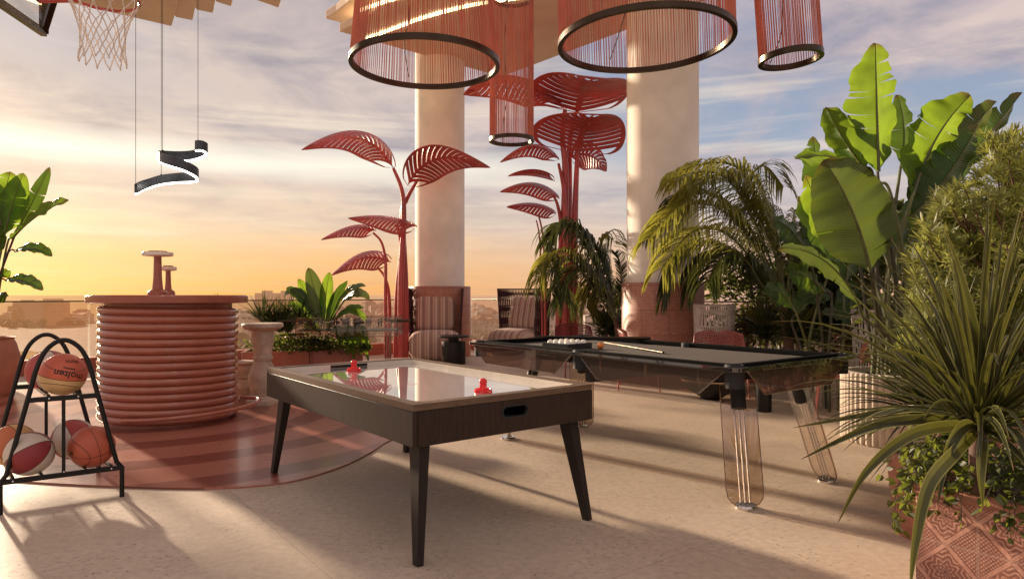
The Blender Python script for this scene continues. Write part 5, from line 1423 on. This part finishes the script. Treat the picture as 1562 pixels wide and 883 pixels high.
fr_ = [
 ([(1192, 450, 0), (1165, 370, -.1), (1125, 290, -.2), (1080, 262, -.4), (1030, 275, -.6)], .62, 'palm_green'),
 ([(1194, 450, 0), (1175, 360, .1), (1140, 275, .1), (1110, 250, .1), (1065, 252, .2), (1022, 268, .3)], .6, 'palm_green'),
 ([(1192, 455, 0), (1155, 380, -.2), (1100, 320, -.5), (1040, 315, -.8), (990, 365, -1.0)], .66, 'palm_green'),
 ([(1190, 460, 0), (1150, 400, -.2), (1105, 355, -.5), (1055, 355, -.8), (1010, 410, -1.0)], .66, 'palm_green'),
 ([(1196, 450, 0), (1185, 370, .1), (1160, 290, .2), (1150, 262, .3), (1170, 255, .4), (1195, 285, .5)], .5, 'palm_green'),
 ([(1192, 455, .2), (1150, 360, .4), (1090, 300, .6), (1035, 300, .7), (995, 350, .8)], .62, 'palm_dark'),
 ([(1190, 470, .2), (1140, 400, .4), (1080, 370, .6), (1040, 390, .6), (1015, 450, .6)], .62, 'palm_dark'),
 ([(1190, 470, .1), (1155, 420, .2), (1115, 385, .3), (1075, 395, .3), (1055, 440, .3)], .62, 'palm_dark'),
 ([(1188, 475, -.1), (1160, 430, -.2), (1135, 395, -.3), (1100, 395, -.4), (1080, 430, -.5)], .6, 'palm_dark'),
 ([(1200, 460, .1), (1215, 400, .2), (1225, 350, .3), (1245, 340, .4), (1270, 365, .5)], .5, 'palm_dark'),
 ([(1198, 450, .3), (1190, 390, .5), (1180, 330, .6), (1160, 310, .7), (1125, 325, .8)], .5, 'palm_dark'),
 ([(1200, 455, -.1), (1205, 400, -.1), (1208, 350, 0), (1212, 320, 0)], .3, 'palm_green'),
 ([(1196, 452, .0), (1180, 380, -.1), (1140, 300, -.2), (1105, 268, -.3), (1060, 285, -.5), (1030, 330, -.6)], .62, 'palm_green'),
]
for k, (P, ln, mt) in enumerate(fr_): frond(tp, [LP_(*q) for q in P], ln * 1.12, 66, mt, k + 5, 1.15, wl=.0145)
b0 = W(945, 560, 10.9); b0.z = .2
tq_ = thing('palm', 'smaller dark palm drooping over the red sculpture trunk', 'palm', b0)
LQ = lambda px, py, dd=0: W(px, py, 10.9 + dd) - b0
mb = MB(); mb.tube([LQ(945, 545), LQ(943, 510), LQ(938, 485)], [.06, .05, .03], 10); mb.build('trunk', 'trunk_brown', tq_)
for k, P in enumerate([
 [(940, 488, 0), (915, 420, 0), (885, 365, 0), (860, 345, 0), (835, 365, -.1)],
 [(940, 488, 0), (905, 425, -.1), (865, 385, -.3), (835, 395, -.4), (822, 430, -.5)],
 [(938, 490, 0), (905, 440, -.1), (875, 400, -.3), (850, 405, -.4), (842, 450, -.5)],
 [(940, 488, .2), (925, 420, .2), (900, 365, .2), (870, 345, .3), (845, 355, .4)],
 [(940, 488, .2), (930, 430, .3), (915, 385, .3), (925, 360, .3), (935, 365, .4)],
 [(940, 490, 0), (920, 450, -.1), (895, 415, -.2), (870, 420, -.3), (860, 460, -.3)],
 [(942, 488, .2), (948, 440, .3), (945, 400, .3), (938, 385, .4)],
 [(942, 490, .1), (930, 460, .2), (915, 430, .3), (900, 440, .3), (895, 470, .3)],
 [(938, 488, 0), (910, 405, 0), (888, 355, 0), (868, 340, 0), (850, 350, -.1), (838, 400, -.1)],
]): frond(tq_, [LQ(*q) for q in P], .74, 54, 'palm_green' if k % 3 == 1 else 'palm_dark', k + 30, 1.2, wl=.015)  # some fronds in the paler material, painted as if sunlit

# --- strap-leaved plants
def straps(parent, n, length, wd, mat_, seed, up_=.6, center=(0, 0, 0), droop=.16, spread=1.0, nm='foliage', az=None, r0=.03):
    r_ = random.Random(seed); mb = MB(); c0 = V(center)
    for k in range(n):
        a = r_.uniform(0, 2 * math.pi) if az is None else r_.uniform(*az)
        el = R(88) - (r_.random() ** .75) * R(88) * spread; ll = length * r_.uniform(.65, 1.1)
        d = V((math.cos(a) * math.cos(el), math.sin(a) * math.cos(el), math.sin(el)))
        p = c0 + V((math.cos(a) * r0, math.sin(a) * r0, r_.uniform(-.02, .10) * length)); seg = 9
        vs = []; uv = []; dr = droop * r_.uniform(.5, 1.5); tw = r_.uniform(-.5, .5)
        for i in range(seg + 1):
            f_ = i / seg; sd_ = d.cross(V((0, 0, 1)))
            if sd_.length < .05: sd_ = V((math.sin(a), -math.cos(a), 0))
            sd_.normalize(); sd_ = Quaternion(d, tw) @ sd_; nn = sd_.cross(d)
            w_ = wd * (.45 + .75 * math.sin(math.pi * min(1, f_ * .9 + .1)) ** .7) * (1 - f_ ** 3) + .0008
            vs += [p - sd_ * w_ + nn * w_ * .35, p, p + sd_ * w_ + nn * w_ * .35]; uv += [(0, f_), (.5, f_), (1, f_)]
            p = p + d * (ll / seg); d = (d + V((0, 0, -dr * (.3 + f_ * 1.6)))).normalized()
        mb.add(vs, [q for i in range(seg) for q in ((3 * i, 3 * i + 1, 3 * i + 4, 3 * i + 3), (3 * i + 1, 3 * i + 2, 3 * i + 5, 3 * i + 4))], uv)
    return mb.build(nm, mat_, parent)
# front right terracotta planter with embossed tiles
m, nt, out = new_mat('embossed_terracotta')
tcn = N(nt, 'ShaderNodeTexCoord'); s = N(nt, 'ShaderNodeSeparateXYZ', {0: tcn.outputs['Object']})
hx = math_(nt, 'ADD', s.outputs[0], math_(nt, 'MULTIPLY', s.outputs[1], 1.0)); hz2 = math_(nt, 'SUBTRACT', s.outputs[2], .005)
TS = .20
fu = math_(nt, 'SUBTRACT', math_(nt, 'FRACT', math_(nt, 'DIVIDE', math_(nt, 'ADD', hx, 5 * TS), TS)), .5); fv = math_(nt, 'SUBTRACT', math_(nt, 'FRACT', math_(nt, 'DIVIDE', math_(nt, 'ADD', hz2, 5 * TS), TS)), .5)
au = math_(nt, 'ABSOLUTE', fu); av = math_(nt, 'ABSOLUTE', fv)
grout = math_(nt, 'GREATER_THAN', math_(nt, 'MAXIMUM', au, av), .478)
dsum = math_(nt, 'ADD', au, av)
band = math_(nt, 'MULTIPLY', math_(nt, 'GREATER_THAN', dsum, .44), math_(nt, 'LESS_THAN', dsum, .54))
# dotted corners outside the diamond, scrolls inside it
cu_ = math_(nt, 'SINE', math_(nt, 'MULTIPLY', fu, 88)); cv_ = math_(nt, 'SINE', math_(nt, 'MULTIPLY', fv, 88))
dots = math_(nt, 'MULTIPLY', math_(nt, 'GREATER_THAN', math_(nt, 'MULTIPLY', cu_, cv_), .12), math_(nt, 'GREATER_THAN', dsum, .56))
rad = math_(nt, 'SQRT', math_(nt, 'ADD', math_(nt, 'MULTIPLY', fu, fu), math_(nt, 'MULTIPLY', fv, fv)))
an = math_(nt, 'ARCTAN2', fv, fu)
scr = math_(nt, 'SINE', math_(nt, 'ADD', math_(nt, 'MULTIPLY', rad, 70), math_(nt, 'MULTIPLY', math_(nt, 'SINE', math_(nt, 'MULTIPLY', an, 8)), 2.4)))
scr = math_(nt, 'MULTIPLY', math_(nt, 'GREATER_THAN', scr, .25), math_(nt, 'LESS_THAN', dsum, .42))
hgt = math_(nt, 'MAXIMUM', math_(nt, 'MAXIMUM', band, dots), scr)
nz = noise(nt, tcn.outputs['Object'], 14, 5)
c = ramp(nt, nz, [(.3, (.56, .26, .18)), (.7, (.74, .40, .29))]).outputs[0]
c = mixc(nt, math_(nt, 'MULTIPLY_ADD', hgt, -.75, .75), c, (.22, .07, .045)); c = mixc(nt, math_(nt, 'MULTIPLY', grout, .6), c, (.55, .32, .24))
b = N(nt, 'ShaderNodeBsdfPrincipled', {'Base Color': c, 'Roughness': .75})
bp = N(nt, 'ShaderNodeBump', {'Height': math_(nt, 'SUBTRACT', math_(nt, 'MULTIPLY_ADD', nz, .4, math_(nt, 'MULTIPLY', hgt, .8)), grout), 'Strength': 1.0, 'Distance': .012}); nt.links.new(bp.outputs[0], b.inputs['Normal'])
nt.links.new(b.outputs[0], out.inputs[0])
PZt = .60
c0 = G(1396, 737, PZt)
tpl = thing('planter', 'square terracotta planter with embossed patterned tiles in the right foreground', 'planter', (c0.x, c0.y, 0), TH - math.pi / 2)
SP = .82       # local x: towards camera right (-v), local y: away (u)
mb = MB(); ring(mb, rrect(0, 0, SP, SP, .006, 2), rrect(.03, .03, SP - .03, SP - .03, .006, 2), 0, PZt - .035); mb.build('tiled_wall', 'embossed_terracotta', tpl, flat=True)
mb = MB(); ring(mb, rrect(-.008, -.008, SP + .008, SP + .008, .008, 2), rrect(.035, .035, SP - .035, SP - .035, .006, 2), PZt - .034, PZt); mb.build('rim', 'terracotta_clay', tpl, bevel=.003)
mb = MB(); mb.box((SP / 2, SP / 2, PZt - .07), SP - .065, SP - .065, .04); mb.build('soil', 'soil', tpl)
TPm = Matrix.Translation((c0.x, c0.y, 0)) @ Matrix.Rotation(TH - math.pi / 2, 4, 'Z')
q = W(1492, 655, 2.35); q2 = V((q.x, q.y, PZt - .05))
t = thing('dracaena', 'large yellow green strap-leaved plant overflowing the patterned terracotta planter', 'plant', q2)
cz = q.z - q2.z
mb = MB(); mb.tube([V((0, 0, 0)), V((.0, 0, cz)), V((0, 0, cz + .08))], [.03, .028, .015], 10); mb.build('trunk', 'trunk_brown', t)
straps(t, 72, .76, .0088, 'strap_green', 3, center=(0, 0, cz), droop=.10, spread=.62, nm='upper_foliage')
straps(t, 64, .60, .0085, 'strap_green', 4, center=(0, 0, cz), droop=.13, spread=1.1, nm='lower_foliage')
# single long ribbons the photo shows
def ribbon(parent, pts, wd, mt, o0, nm='long_leaf'):
    P = catmull([W(*p_) - o0 for p_ in pts], 8); n = len(P); mb = MB(); vs = []; uv = []
    for i, p in enumerate(P):
        d = (P[min(n - 1, i + 1)] - P[max(0, i - 1)]).normalized(); f_ = i / (n - 1)
        sd_ = d.cross(V((0, -1, .45))).normalized(); nn = sd_.cross(d); w_ = wd * (.55 + .6 * math.sin(math.pi * min(1, f_ * .8 + .2))) * (1 - f_ ** 4) + .0008
        vs += [p - sd_ * w_ + nn * w_ * .4, p, p + sd_ * w_ + nn * w_ * .4]; uv += [(0, f_), (.5, f_), (1, f_)]
    mb.add(vs, [q_ for i in range(n - 1) for q_ in ((3 * i, 3 * i + 1, 3 * i + 4, 3 * i + 3), (3 * i + 1, 3 * i + 2, 3 * i + 5, 3 * i + 4))], uv)
    return mb.build(nm, mt, parent)
for pts in ([(1490, 655, 2.35), (1450, 650, 2.2), (1385, 665, 2.1), (1320, 720, 2.1), (1278, 797, 2.15)],
            [(1490, 655, 2.3), (1470, 650, 2.15), (1445, 690, 2.0), (1430, 770, 1.95)],
            [(1500, 665, 2.3), (1497, 672, 2.15), (1495, 720, 2.05), (1499, 775, 2.05)],
            [(1486, 660, 2.3), (1455, 690, 2.0), (1415, 740, 1.85), (1395, 830, 1.8), (1388, 900, 1.8)],
            [(1480, 640, 2.4), (1420, 625, 2.5), (1340, 630, 2.7), (1210, 652, 2.9)],
            [(1480, 645, 2.4), (1400, 640, 2.4), (1320, 655, 2.5), (1222, 700, 2.7)],
            [(1500, 640, 2.4), (1490, 540, 2.3), (1470, 440, 2.3), (1440, 345, 2.3)],
            [(1505, 640, 2.3), (1530, 600, 2.2), (1560, 560, 2.1), (1600, 560, 2.0)],
            [(1505, 650, 2.3), (1535, 650, 2.1), (1565, 690, 2.0), (1590, 760, 2.0)]):
    ribbon(t, pts, .0165, 'strap_green', q2)
# darker strap plant behind it, beside the fluted planter
q = W(1430, 600, 3.6); q3 = V((q.x, q.y, 0))
tt = thing('planter', 'plain dark terracotta pot hidden behind the patterned planter', 'planter', q3)
mb = MB(); mb.lathe([(.20, 0), (.25, .45), (.22, .45), (.21, .4)], n=32); mb.build('body', 'terracotta_clay', tt)
mb = MB(); mb.lathe([(.215, .42), (0, .43)], n=24); mb.build('soil', 'soil', tt)
t = thing('dracaena', 'dark fine strap-leaved plant in the shade behind the patterned planter', 'plant', q3 + V((0, 0, .43)))
straps(t, 190, .62, .008, 'strap_dark', 9, center=(0, 0, .18), droop=.10, spread=1.1)
straps(t, 50, .75, .008, 'strap_green', 10, center=(0, 0, .18), droop=.10, spread=.9, nm='lit_toned_foliage')  # paler straps, sunlight put into their colour
# ivy trailing over the planter
def vine(parent, n, seed, region, o0):
    """heart leaves on thin hanging shoots; region gives (x0, x1) along the rim in planter coordinates"""
    r_ = random.Random(seed); mb, ms = VB
    for k in range(n):
        e, L = region(r_); e = TPm @ V(e); out_ = V((-math.cos(TH) , -math.sin(TH), 0)) if False else (e - (TPm @ V((SP / 2, SP / 2, e.z)))); out_.z = 0; out_.normalize()
        p = e; pts = [p]; d = (out_ * .9 + V((r_.uniform(-.3, .3), r_.uniform(-.3, .3), .5))).normalized(); ns = max(4, int(L / .035))
        for i in range(ns):
            p = p + d * .035; pts.append(p); d = (d + V((r_.uniform(-.25, .25), r_.uniform(-.25, .25), -.45 + r_.uniform(-.1, .2)))).normalized()
        ms.tube([a - o0 for a in pts], .0015, 4, cap=False)
        for i, a in enumerate(pts[1:]):
            for _ in range(2 if r_.random() < .6 else 1):
                dirn = V((r_.uniform(-1, 1), r_.uniform(-1, 1), r_.uniform(-1.1, .2))).normalized(); ll = r_.uniform(.024, .046); ww = ll * .36
                sd_ = dirn.cross(V((r_.uniform(-1, 1), r_.uniform(-1, 1), r_.uniform(-1, 1)))).normalized(); nn = sd_.cross(dirn) * ll * .18
                A = a - o0 + dirn * .006
                mb.add([A, A + dirn * ll * .35 - sd_ * ww + nn, A + dirn * ll * .35 + sd_ * ww + nn, A + dirn * ll * .75 - sd_ * ww * .7 + nn, A + dirn * ll * .75 + sd_ * ww * .7 + nn, A + dirn * ll, A + dirn * ll * .5], [(0, 6, 1), (0, 2, 6), (1, 6, 5, 3), (2, 4, 5, 6)], [(.5, 0), (0, .3), (1, .3), (.1, .7), (.9, .7), (.5, 1), (.5, .5)])
VB = (MB(), MB())
t = thing('trailing_vine', 'trailing vine with small glossy leaves spilling over the patterned planter', 'plant', q2)
vine(t, 40, 5, lambda r_: ((r_.uniform(.03, .75), r_.uniform(.0, .10), PZt + r_.uniform(0, .10)), r_.uniform(.12, .30)), q2)
vine(t, 46, 6, lambda r_: ((r_.uniform(-.02, .12), r_.uniform(.05, .6), PZt + r_.uniform(-.02, .18)), r_.uniform(.10, .42)), q2)
vine(t, 60, 8, lambda r_: ((r_.uniform(.20, .55), r_.uniform(.10, .45), PZt + r_.uniform(.05, .26)), r_.uniform(.08, .22)), q2)
vine(t, 80, 7, lambda r_: ((r_.uniform(.08, .70), r_.uniform(.10, .50), PZt + r_.uniform(-.02, .10)), r_.uniform(.08, .18)), q2)

VB[0].build('foliage', 'vine_green', t); VB[1].build('shoots', 'stem_dark', t)
# --- fine-leaved shrub (needle whorls) at the right
def needle_shrub(name, lab, loc, tips, seed, rad=.09, nl=20):
    r_ = random.Random(seed); t = thing(name, lab, 'shrub', loc); mb = MB(); ms = MB()
    for (p, root, dn_) in tips:
        p = V(p); root = V(root); d0 = (p - root).normalized()
        for j in range(dn_):
            f_ = j / max(1, dn_ - 1); c_ = root.lerp(p, .35 + .65 * f_) + V((r_.uniform(-.05, .05), r_.uniform(-.05, .05), r_.uniform(-.05, .05)))
            ax = (d0 + V((r_.uniform(-.7, .7), r_.uniform(-.7, .7), r_.uniform(-.1, .9)))).normalized()
            for k in range(nl):
                a = 2.4 * k; h_ = r_.uniform(.1, .9)
                x_ = ax.cross(V((.3, .2, 1))).normalized(); y_ = ax.cross(x_)
                d = (ax * (.25 + h_ * .9) + (x_ * math.cos(a) + y_ * math.sin(a))).normalized(); ll = rad * r_.uniform(.6, 1.15)
                b_ = c_ + ax * (h_ * .05); sd_ = d.cross(ax).normalized() * .0055
                mb.add([b_ - sd_ * .5, b_ + sd_ * .5, b_ + d * ll * .6 + sd_, b_ + d * ll, b_ + d * ll * .6 - sd_], [(0, 1, 2, 3, 4)], [(.5, 0)] * 5)
        mid = root.lerp(p, .5) + V((0, 0, -.03)); ms.tube([root, mid, p], [.008, .006, .003], 5, cap=False)
    mb.build('foliage', 'needle_green', t); ms.build('branches', 'trunk_brown', t)
    return t
rs_ = random.Random(21); q = W(1520, 560, 4.3); q.z = 0; tips = []
outline = [(1395, 400), (1385, 470), (1400, 540), (1410, 330), (1425, 280), (1455, 255), (1480, 262), (1500, 215), (1530, 190), (1560, 200), (1600, 180)]
for k in range(520):
    # fill the volume under the outline
    px = rs_.uniform(1392, 1640); lim = 185 if px > 1510 else (255 + (1510 - px) * .35 if px > 1440 else 290 + (1440 - px) * 1.6)
    py = lim + (600 - lim) * rs_.random() ** .9; dd = rs_.uniform(-.55, .75)
    p = W(px, py + rs_.uniform(0, 14), 4.3 + dd) - q; r0_ = V((p.x * .55 + .1, p.y * .5, max(.3, p.z - .30)))
    tips.append((p, r0_.lerp(p, .45), 5))
needle_shrub('needle_shrub', 'dense yellow green shrub with whorls of narrow leaves filling the right edge', q, tips, 22)
mb = MB(); mb.lathe([(.3, 0), (.36, .5), (.32, .5), (.31, .45)], n=36)
t = thing('planter', 'round clay pot of the needle-leaved shrub', 'planter', q); mb.build('body', 'terracotta_clay', t)

# --- generic leafy bush
def bush(name, lab, c_, rx, ry, rz_, n, seed, mat_='bush_green', ll=.10, ww=.018, cat='plant', loc=None):
    r_ = random.Random(seed); c_ = V(c_); t = thing(name, lab, cat, loc if loc is not None else (c_.x, c_.y, c_.z - rz_)); o0 = V(t.location); mb = MB(); ms = MB()
    cl = [V((r_.gauss(0, .5), r_.gauss(0, .5), r_.gauss(0, .45))) for _ in range(16)]
    for k in range(n):
        g = cl[k % 16]; q_ = g + V((r_.gauss(0, .22), r_.gauss(0, .22), r_.gauss(0, .22)))
        if q_.length > 1.1: q_ = q_.normalized() * 1.05
        p = c_ + V((q_.x * rx, q_.y * ry, q_.z * rz_)) - o0
        d = (q_ + V((r_.uniform(-.8, .8), r_.uniform(-.8, .8), r_.uniform(-.3, .9)))).normalized(); sd_ = d.cross(V((r_.uniform(-1, 1), r_.uniform(-1, 1), .6))).normalized() * ww
        l_ = ll * r_.uniform(.6, 1.2)
        mb.add([p, p + d * l_ * .45 - sd_, p + d * l_ + V((0, 0, -l_ * .25)), p + d * l_ * .45 + sd_], [(0, 1, 2, 3)], [(.5, 0), (.2, .5), (.5, 1), (.8, .5)])
    for g in cl: ms.tube([V((g.x * .02, g.y * .02, .0)), (c_ - o0) * .6, c_ - o0 + V((g.x * rx, g.y * ry, g.z * rz_))], [.012, .008, .004], 5, cap=False)
    mb.build('foliage', mat_, t); ms.build('branches', 'stem_dark', t); return t

# --- long planter behind the baluster pedestal, with spiky bush, fern and ground leaves
a = G(372, 583); 
PLc = G(440, 574) + V((0, .38, 0))
tl = thing('planter', 'long terracotta trough planter behind the baluster pedestal', 'planter', (G(366, 587).x, G(366, 587).y + .05, .012), R(12))
mb = MB(); ring(mb, rrect(0, 0, 1.72, .62, .01, 2), rrect(.04, .04, 1.68, .58, .01, 2), 0, .46); mb.build('trough', 'terracotta', tl, bevel=.005)
mb = MB(); mb.box((.86, .31, .40), 1.64, .54, .03); mb.build('soil', 'soil', tl)
TL = Matrix.Translation(tl.location) @ Matrix.Rotation(R(12), 4, 'Z')
def onl(x, y, z_=.43): return TL @ V((x, y, z_))
q = onl(.50, .35); t = thing('spiky_shrub', 'dark spiky rounded shrub in the trough right of the bar', 'shrub', q)
r5 = random.Random(5)
for k in range(7):
    straps(t, 40, .46, .012, 'strap_dark' if k % 3 else 'strap_green', 60 + k, center=(r5.uniform(-.28, .28), r5.uniform(-.12, .12), .34 + r5.uniform(-.08, .12)), droop=.03, spread=.85, nm='rosette')
bush('leafy_groundcover', 'small leafy ground plants spilling along the trough planter', onl(.85, .12, .52), .95, .22, .16, 2600, 71, 'vine_green', .07, .016)
q = onl(1.42, .32); t = thing('bird_nest_fern', 'pale green broad-leaved fern arching over the trough planter', 'fern', q)
DF = q.y; fnF = lambda x, y, dd=0: W(x, y, DF + dd) - q
for k, (b1, c1_, t1, hw, sd_, mt) in enumerate([
 ((486, 500, 0), (455, 425, 0), (432, 452, -.1), .12, (.2, .7, .6), 'banana_pale'), ((502, 500, 0), (535, 420, 0), (564, 458, -.1), .12, (.2, .7, .6), 'banana_pale'), ((500, 500, -.1), (535, 450, -.2), (560, 492, -.3), .09, (.2, .7, .6), 'banana_green'), ((490, 500, -.1), (450, 455, -.2), (440, 470, -.3), .10, (.2, .7, .6), 'banana_green'),
 ((488, 500, 0), (462, 440, 0), (436, 440, -.1), .10, (.1, .7, .6), 'banana_dark'), ((490, 500, 0), (482, 440, 0), (470, 408, 0), .13, (1, .2, 0), 'banana_pale'),
 ((494, 500, 0), (497, 440, 0), (503, 415, 0), .10, (1, .2, 0), 'banana_green'), ((500, 500, 0), (520, 430, 0), (558, 436, -.1), .10, (.1, .7, .7), 'banana_pale'),
 ((500, 505, 0), (525, 460, -.1), (555, 470, -.3), .08, (.1, .7, .7), 'banana_green'), ((485, 505, -.1), (450, 470, -.2), (430, 490, -.3), .08, (.1, .7, .7), 'banana_pale'),
 ((498, 500, 0), (510, 450, 0), (530, 428, 0), .09, (.7, .3, .5), 'banana_dark'), ((488, 500, .1), (468, 445, .1), (455, 425, .1), .09, (.8, .3, .4), 'banana_green'),
 ((500, 510, -.1), (530, 490, -.2), (545, 530, -.3), .06, (.1, .7, .7), 'banana_green'), ((490, 510, -.1), (470, 480, -.2), (455, 520, -.3), .06, (.1, .7, .7), 'banana_dark')]):
    blade(t, fnF(*b1), fnF(*c1_), fnF(*t1), hw, sd_, .2, mt, 0, seed=k + 200, prof=(.95, .6), nm='leaf', n=20)
# hanging leaves over the end of the trough
q = onl(1.66, .1); t = thing('hanging_plant', 'long green leaves hanging over the right end of the trough', 'plant', q)
for k in range(7):
    x_ = 512 + k * 7; blade(t, W(x_ - 6, 498, q.y) - q, W(x_ + 2, 490, q.y - .2) - q, W(x_ + 8 + (k % 3) * 4, 535 + (k % 3) * 10, q.y - .25) - q, .045, (.9, .3, .1), .2, 'banana_green', 0, seed=k + 300, n=14)
# bushes along the railing left of trough, agave on the bar line
q = G(352, 600); q = V((-4.15, 9.4, .012))
q = W(330, 470, 8.6); t = thing('agave', 'small spiky agave peeping over the back of the bar', 'plant', (q.x, q.y, .5))
straps(t, 34, .34, .012, 'strap_green', 77, center=(0, 0, q.z - .62), droop=.02, spread=.8)
tt = thing('planter', 'tall clay pot behind the round bar', 'planter', (q.x, q.y, .012)); mb = MB(); mb.lathe([(.16, 0), (.20, .9), (.22, 1.0), (.19, 1.0), (.17, .9)], n=32); mb.build('body', 'terracotta_clay', tt)
t.location = (q.x, q.y, .95); 
for ch in t.children: ch.location.z = .02 - (q.z - .62)

# --- undergrowth behind the pool table
def corm(px, py, D, lab, n=46, ln=.55, wd=.02, mt='strap_green', hz_=.15, mt2='strap_dark'):
    q_ = W(px, py, D); t_ = thing('cordyline', lab, 'plant', (q_.x, q_.y, 0)); z_ = q_.z
    mb = MB(); mb.tube([V((0, 0, 0)), V((.01, 0, z_ * .5)), V((0, 0, z_))], [.03, .025, .018], 8); mb.build('trunk', 'trunk_brown', t_)
    straps(t_, n, ln, wd, mt, int(px), center=(0, 0, z_), droop=.07, spread=.85); straps(t_, n, ln, wd, mt2, int(px) + 1, center=(0, 0, z_ - .1), droop=.08, spread=1.0, nm='shade_toned_foliage')  # lower straps in a darker material, shade put into the colour
corm(1218, 505, 8.3, 'cordyline with sunlit lower leaves left of the banana stems, nearest the pool table')
corm(1168, 505, 9.0, 'cordyline with dark glossy leaves between the white rope chair and the sunlit cordyline')
corm(1140, 500, 10.3, 'narrow dark cordyline directly right of the white rope chair', 40, .42)
corm(926, 500, 11.3, 'bright backlit cordyline beside the tiled column base', 40, .5, .022)
corm(1285, 490, 9.0, 'tall shaded cordyline behind the paddle-leaved plants', 60, .8, .02)
bush('undergrowth', 'dark leafy undergrowth along the railing behind the pink chairs', W(1190, 470, 10.6), 1.2, .35, .8, 4600, 81, 'bush_green', .16, .03, loc=V((W(1190, 490, 10.6).x, 10.6, 0)))
bush('undergrowth', 'dark leafy undergrowth in front of the railing behind the banana stems', W(1310, 440, 9.3), 1.3, .5, 1.15, 6500, 82, 'bush_green', .16, .03, loc=V((W(1340, 480, 9.3).x, 9.3, 0)))
bush('undergrowth', 'dark green bush between palm trunk and tiled column base', W(935, 480, 11.6), .35, .3, .55, 1200, 83, 'bush_green', .13, .022, loc=V((W(935, 480, 11.6).x, 11.6, 0)))
bush('undergrowth', 'deep green bush closing the corner behind the needle-leaved shrub', W(1480, 480, 6.5), 1.0, .6, .85, 3200, 84, 'bush_green', .15, .03, loc=V((W(1480, 480, 6.5).x, 6.5, 0)))
